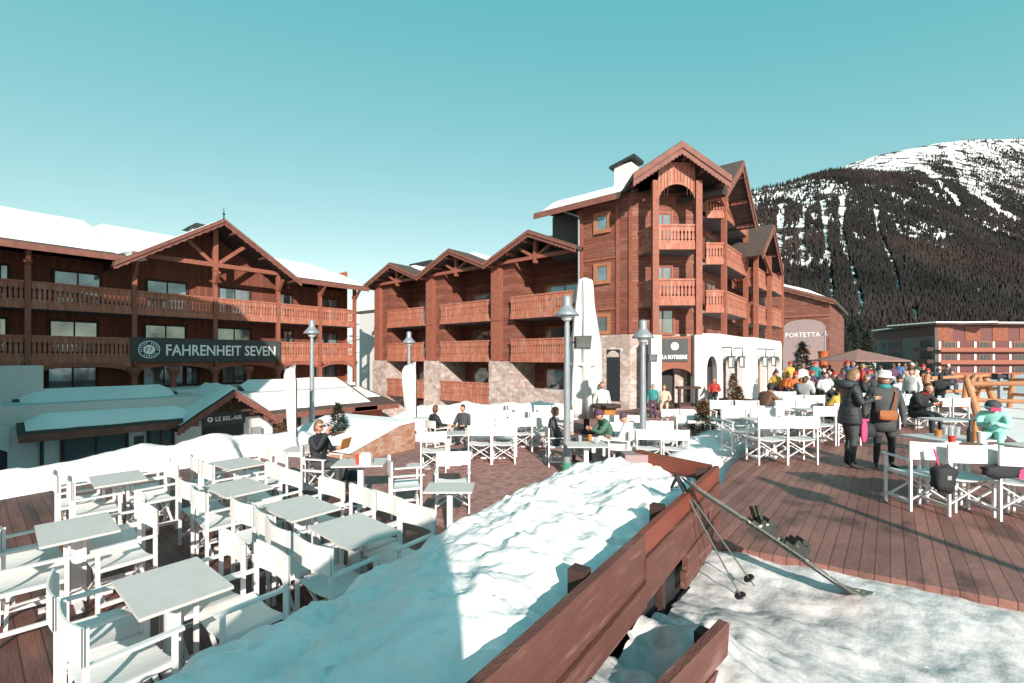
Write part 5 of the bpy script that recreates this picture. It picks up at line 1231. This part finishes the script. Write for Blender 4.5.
# --- man with white cap and yellow jacket seen from behind
p=DP(838,10.9,DZ); lk=(0,.2)
o=put(person_proto('person_body',SIT,lk,0,True,'c_yellow','c_black','c_black','skin',1.1),(p.x,p.y,DZ),D2(-.05,1),'seated person in yellow jacket and dark brimmed hat, back to the camera'); brimhat(o,SIT,lk,'c_black'); hair(o,SIT,lk,'hairdk')
chair(p.x,p.y,DZ,D2(-.05,1),'white canvas chair under the person in the yellow jacket',GRC)
p=DP(764,12.4,DZ); lk=(.6,-.2); o=put(person_proto('person_body',LEAN,lk,0,True,'c_brown','c_black','c_black','skin',1.1),(p.x,p.y,DZ),D2(.9,.3),'seated woman in dark brown fleece beside the white chair pair'); hair(o,LEAN,lk,'hairdk'); eyes(o,LEAN,lk); beanie(o,LEAN,lk,'c_black')
# --- left terrace
p=G(322,492,0); lk=(-.1,-.05); rz=D2(.93,-.25)
o=put(person_proto('person_body',READ,lk,0,True,'c_black','c_charcoal','c_black','skin',1.12),(p.x,p.y,0),rz,'seated woman in black jacket and sunglasses holding an orange book'); hair(o,READ,lk,'hairbl',True); eyes(o,READ,lk,True)
chair(p.x,p.y,0,rz,'white canvas chair under the woman in sunglasses',GLC)
R3=Matrix.Rotation(rz,3,'Z'); t=thing('orange_book','orange covered book held by the seated woman','book',Vector((p.x,p.y,0))+R3@Vector((-.08,.40,.80)),rz); b=MB(); b.prism([(-.13,0,0),(.13,0,0),(.13,.06,.19),(-.13,.06,.19)],(0,.02,0)); b.build('cover','rattan',t); b=MB(); b.prism([(-.12,-.008,.01),(.12,-.008,.01),(.12,.046,.18),(-.12,.046,.18)],(0,.007,0)); b.build('pages','paper',t)
q=G(352,487,0); t=thing('black_rucksack','black rucksack lying under the table with the red cup','bag',(q.x,q.y,.002),A); b=MB(); b.lathe([(.05,0),(.2,.03),(.22,.15),(.16,.28),(.03,.32)],n=14); b.build('bag_body','c_black',t,smooth=True); b=MB(); b.box(-.07,.07,-.235,-.2,.06,.14); b.build('badge','c_grey',t)
for px,py,rz,J,lab,hm,top in ((437,449,D2(.6,.5),SIT,'seated dark haired woman in black coat facing her companion','hairbr','c_black'),(462,448,D2(-.35,-.85),CROSS,'seated man in charcoal jacket with legs crossed facing the camera','hairdk','c_charcoal')):
    z=-.3; p=G(px,py,z); lk=(0,0); o=put(person_proto('person_body',J,lk,0,True,top,'c_charcoal','c_black','skin',1.1),(p.x,p.y,z),rz,lab); hair(o,J,lk,hm,top=='c_black'); eyes(o,J,lk)
    chair(p.x,p.y,z,rz,'white canvas chair under the '+('woman in black coat' if top=='c_black' else 'man with crossed legs'),GMC)
# --- people behind the nearest lamp
p=G(558,467,0)+FW*.25; lk=(.1,-.3); rz=D2(.96,.05)
o=put(person_proto('person_body',CROSS,lk,0,True,'c_charcoal','c_charcoal','c_black','skin',1.15),(p.x,p.y,0),rz,'seated person in charcoal clothes partly behind the nearest lamp post'); hair(o,CROSS,lk,'hairbl'); eyes(o,CROSS,lk)
chair(p.x,p.y,0,rz,'white canvas chair under the person behind the lamp post',GMC)
p=G(612,466,0)+FW*.3; lk=(.5,-.2); rz=D2(-.95,-.1); 
o=put(person_proto('person_body',LEAN,lk,0,True,'c_green','c_white','c_black','skin',1.1),(p.x,p.y,0),rz,'seated person in dark green jacket with maroon beanie at lamp table'); beanie(o,LEAN,lk,'c_purple'); eyes(o,LEAN,lk); hair(o,LEAN,lk,'hairbr')
p=G(622,468,0); lk=(0,-.2); rz=D2(-.8,.4); o=put(person_proto('person_body',SIT,lk,0,True,'c_white','c_white','c_black','skin',1.15),(p.x,p.y,0),rz,'seated person in pale grey jacket turned away beside the snow bank',s=.92); beanie(o,SIT,lk,'c_purple')
chair(p.x,p.y,0,rz,'white canvas chair under the pale jacketed person',GMC)
p=G(586,444,.745); table(p.x,p.y,0,A,'grey table with glasses between the people by the lamp',GMT)
for k,(px,py,lab,c_) in enumerate(((580,442,'small clear glass on the lamp side of the crowded table','glassclear'),(590,441,'orange drink glass on the table by the lamp','amber'),(596,444,'clear glass near the green jacketed person','glassclear'))): on(px,py,.745,'drink_glass',lab,'glass',cup(.04,.13,c_))
ADULTS=[(602,14.4,.0,STAND,D2(.2,-1),'c_white','c_beige','hairbl','standing person in white top by the cane stand behind the parasol'),(653,18,.05,STAND,D2(-.4,-.8),'c_teal','c_purple','hairbl','standing child in teal jacket before the rotisserie columns'),(664,18.4,.05,SIT,D2(-.3,-.9),'c_beige','c_beige','hairbl','seated person in cream coat beside the rotisserie doorway'),(714,21.2,.2,SIT,D2(-.5,-.8),'c_red','c_black','hairbl','seated person in red jacket inside the white arch')]
PROTO={}
for px,d,z,J,rz,top,lg,hm,lab in ADULTS:
    p=DP(px,d,z); o=put(person_proto('person_body',J,(0,0),0,False,top,lg,'c_black','skin',1.1),(p.x,p.y,z),rz,lab,s=.8 if 'child' in lab else 1); hair(o,J,(0,0),hm); eyes(o,J,(0,0))
# --- the crowd further back on the sun deck: one object per person
cs=person_proto('crowd_standing',STAND,(0,0),.2,False,'c_black','c_black','c_black','skin',1.15); c2=person_proto('crowd_seated',SIT,(0,0),0,False,'c_black','c_black','c_black','skin',1.15); c3=person_proto('crowd_leaning',LEAN,(0,0),0,False,'c_black','c_black','c_black','skin',1.15)
rc=random.Random(12); used=set(); POS=[]
cols=['black','charcoal','navy','red','orange','teal','white','grey','beige','brown','green','blue','purple','yellow','pink']
hats=[('in a white hat','c_white'),('in a black hat','c_black'),('in a red hat','c_red'),('with brown hair','hairbr'),('with fair hair','hairbl'),('with dark hair','hairdk')]
POSE={'standing':cs,'seated':c2,'leaning':c3}; JJ={'standing':STAND,'seated':SIT,'leaning':LEAN}
SPOTS=[(796,18,'orange','seated'),(802,23,'orange','standing'),(790,24,'yellow','standing'),(815,24,'teal','standing'),(822,22,'navy','seated'),(805,16,'grey','seated'),(832,21,'grey','seated'),(812,19,'white','leaning'),(843,18,'orange','leaning'),(848,22,'blue','standing'),(862,20,'red','standing'),(868,17,'black','seated'),(876,18.5,'purple','seated'),(899,16,'white','seated'),(912,14.6,'white','standing'),(795,20,'red','seated'),(826,17.5,'white','seated'),(783,19,'orange','leaning'),(776,21,'yellow','seated')]
hi={'standing':1.72,'seated':1.32,'leaning':1.25}
while len(SPOTS)<112:
    px=rc.uniform(778,952); d=rc.uniform(18,36); SPOTS.append((px,d,rc.choice(['black','black','black','charcoal','charcoal','navy','navy','red','grey','white','brown','brown','green','blue','purple','beige']),rc.choice(['seated','seated','standing','leaning'])))
where=lambda px,d: ('near the white arcade' if px<815 else 'in front of the brown parasol' if px<880 else 'towards the snow field')
for px,d,c_,ps in SPOTS:
    for tr_ in range(40):
        h=rc.choice(hats); key=(c_,ps,h[0],where(px,d))
        if key not in used: break
    else: continue
    used.add(key); p=DP(px,d); z=.5 if d<26 else .3
    if d>=26: z=hg(p.x,p.y)+.02
    art='n' if c_[0] in 'aeiou' else ''
    o=put(POSE[ps],(p.x,p.y,z),rc.uniform(0,6.28) if ps!='seated' else D2(rc.uniform(-1,1),rc.choice((-1,-1,1))),f'{ps} person in {c_} jacket {h[0]} {where(px,d)}','distant crowd on the sunny terrace',rc.uniform(.94,1.06),{0:'c_'+c_,1:rc.choice(('c_black','c_charcoal','c_navy'))})
    J=JJ[ps]
    if 'hat' in h[0]: beanie(o,J,(0,0),h[1],rc.random()<.3)
    else: hair(o,J,(0,0),h[1],rc.random()<.5)
# bags and coats on the front right chairs
p=DP(938,5.60); t=thing('black_rucksack','black rucksack hanging from the shaded front chair back','bag',(p.x,p.y,.83),A); b=MB(); b.blob((.02,-.05,.15),(.13,.07,.16),.6,16,12,.35,5); b.build('bag_body','c_black',t,smooth=True); b=MB(); b.bar((-.02,-.04,.29),(-.05,.0,.50),.04,.012); b.build('strap','c_pink',t); b=MB(); b.box(-.0,.05,-.125,-.115,.15,.2); b.build('badge','c_grey',t)
p=DP(1006,5.42); t=thing('black_coat','black coat draped over the seat of the right edge chair','coat',(p.x,p.y,.99),A); b=MB(); b.blob((-.02,.03,.1),(.23,.06,.08),.7,20,12,.3,3); b.build('coat_cloth','c_black',t,smooth=True); b=MB(); b.box(.14,.24,-.015,.0,.02,.14); b.build('lining','c_pink',t)
# ================================================================ neighbouring chalet left of the viewpoint (outside the frame, shades the left chalet)
nb=thing('neighbour_chalet','tall dark timber neighbour chalet standing left of the viewpoint','building',(-18,-12,-1),world=True)
b=MB(); b.prism([(-30,-5.2,-3),(-8,-5.2,-3),(-8,-5.2,15.0),(-12,-5.2,17),(-30,-5.2,9.2)],(0,-14,0)); b.build('wall','vboards',nb)
for z in (2,5,8):
    for x in (-27,-22,-17): window(frame((0,0,0),(1,0,0),(0,1,0)),nb,x,x+1.6,z,z+1.6,-5.195)
p=FW*-2.2+RT*-.55
kb=thing('shade_blocker','unseen added shade kiosk just behind and left of the viewpoint','blocker',(p.x,p.y,-.3),A)  # unseen block, added and shaped to throw shade on the snow bank
PR=[(-.65,2.55),(-.35,3.0),(.15,3.25),(.55,3.55),(1.2,3.75)]
b=MB(); b.prism([(-.65,-.6,0),(1.2,-.6,0)]+[(x,-.6,z+.25) for x,z in PR[::-1]],(0,.6,0)); b.build('blocker_body','vboards',kb)
b=MB(); b.prism([(x,-.65,z+.253) for x,z in PR]+[(x,-.65,z+.33) for x,z in PR[::-1]],(0,.68,0)); b.build('blocker_top','shingle',kb)
for o in [o for o in S.objects if 'off' in o]: del o['off']
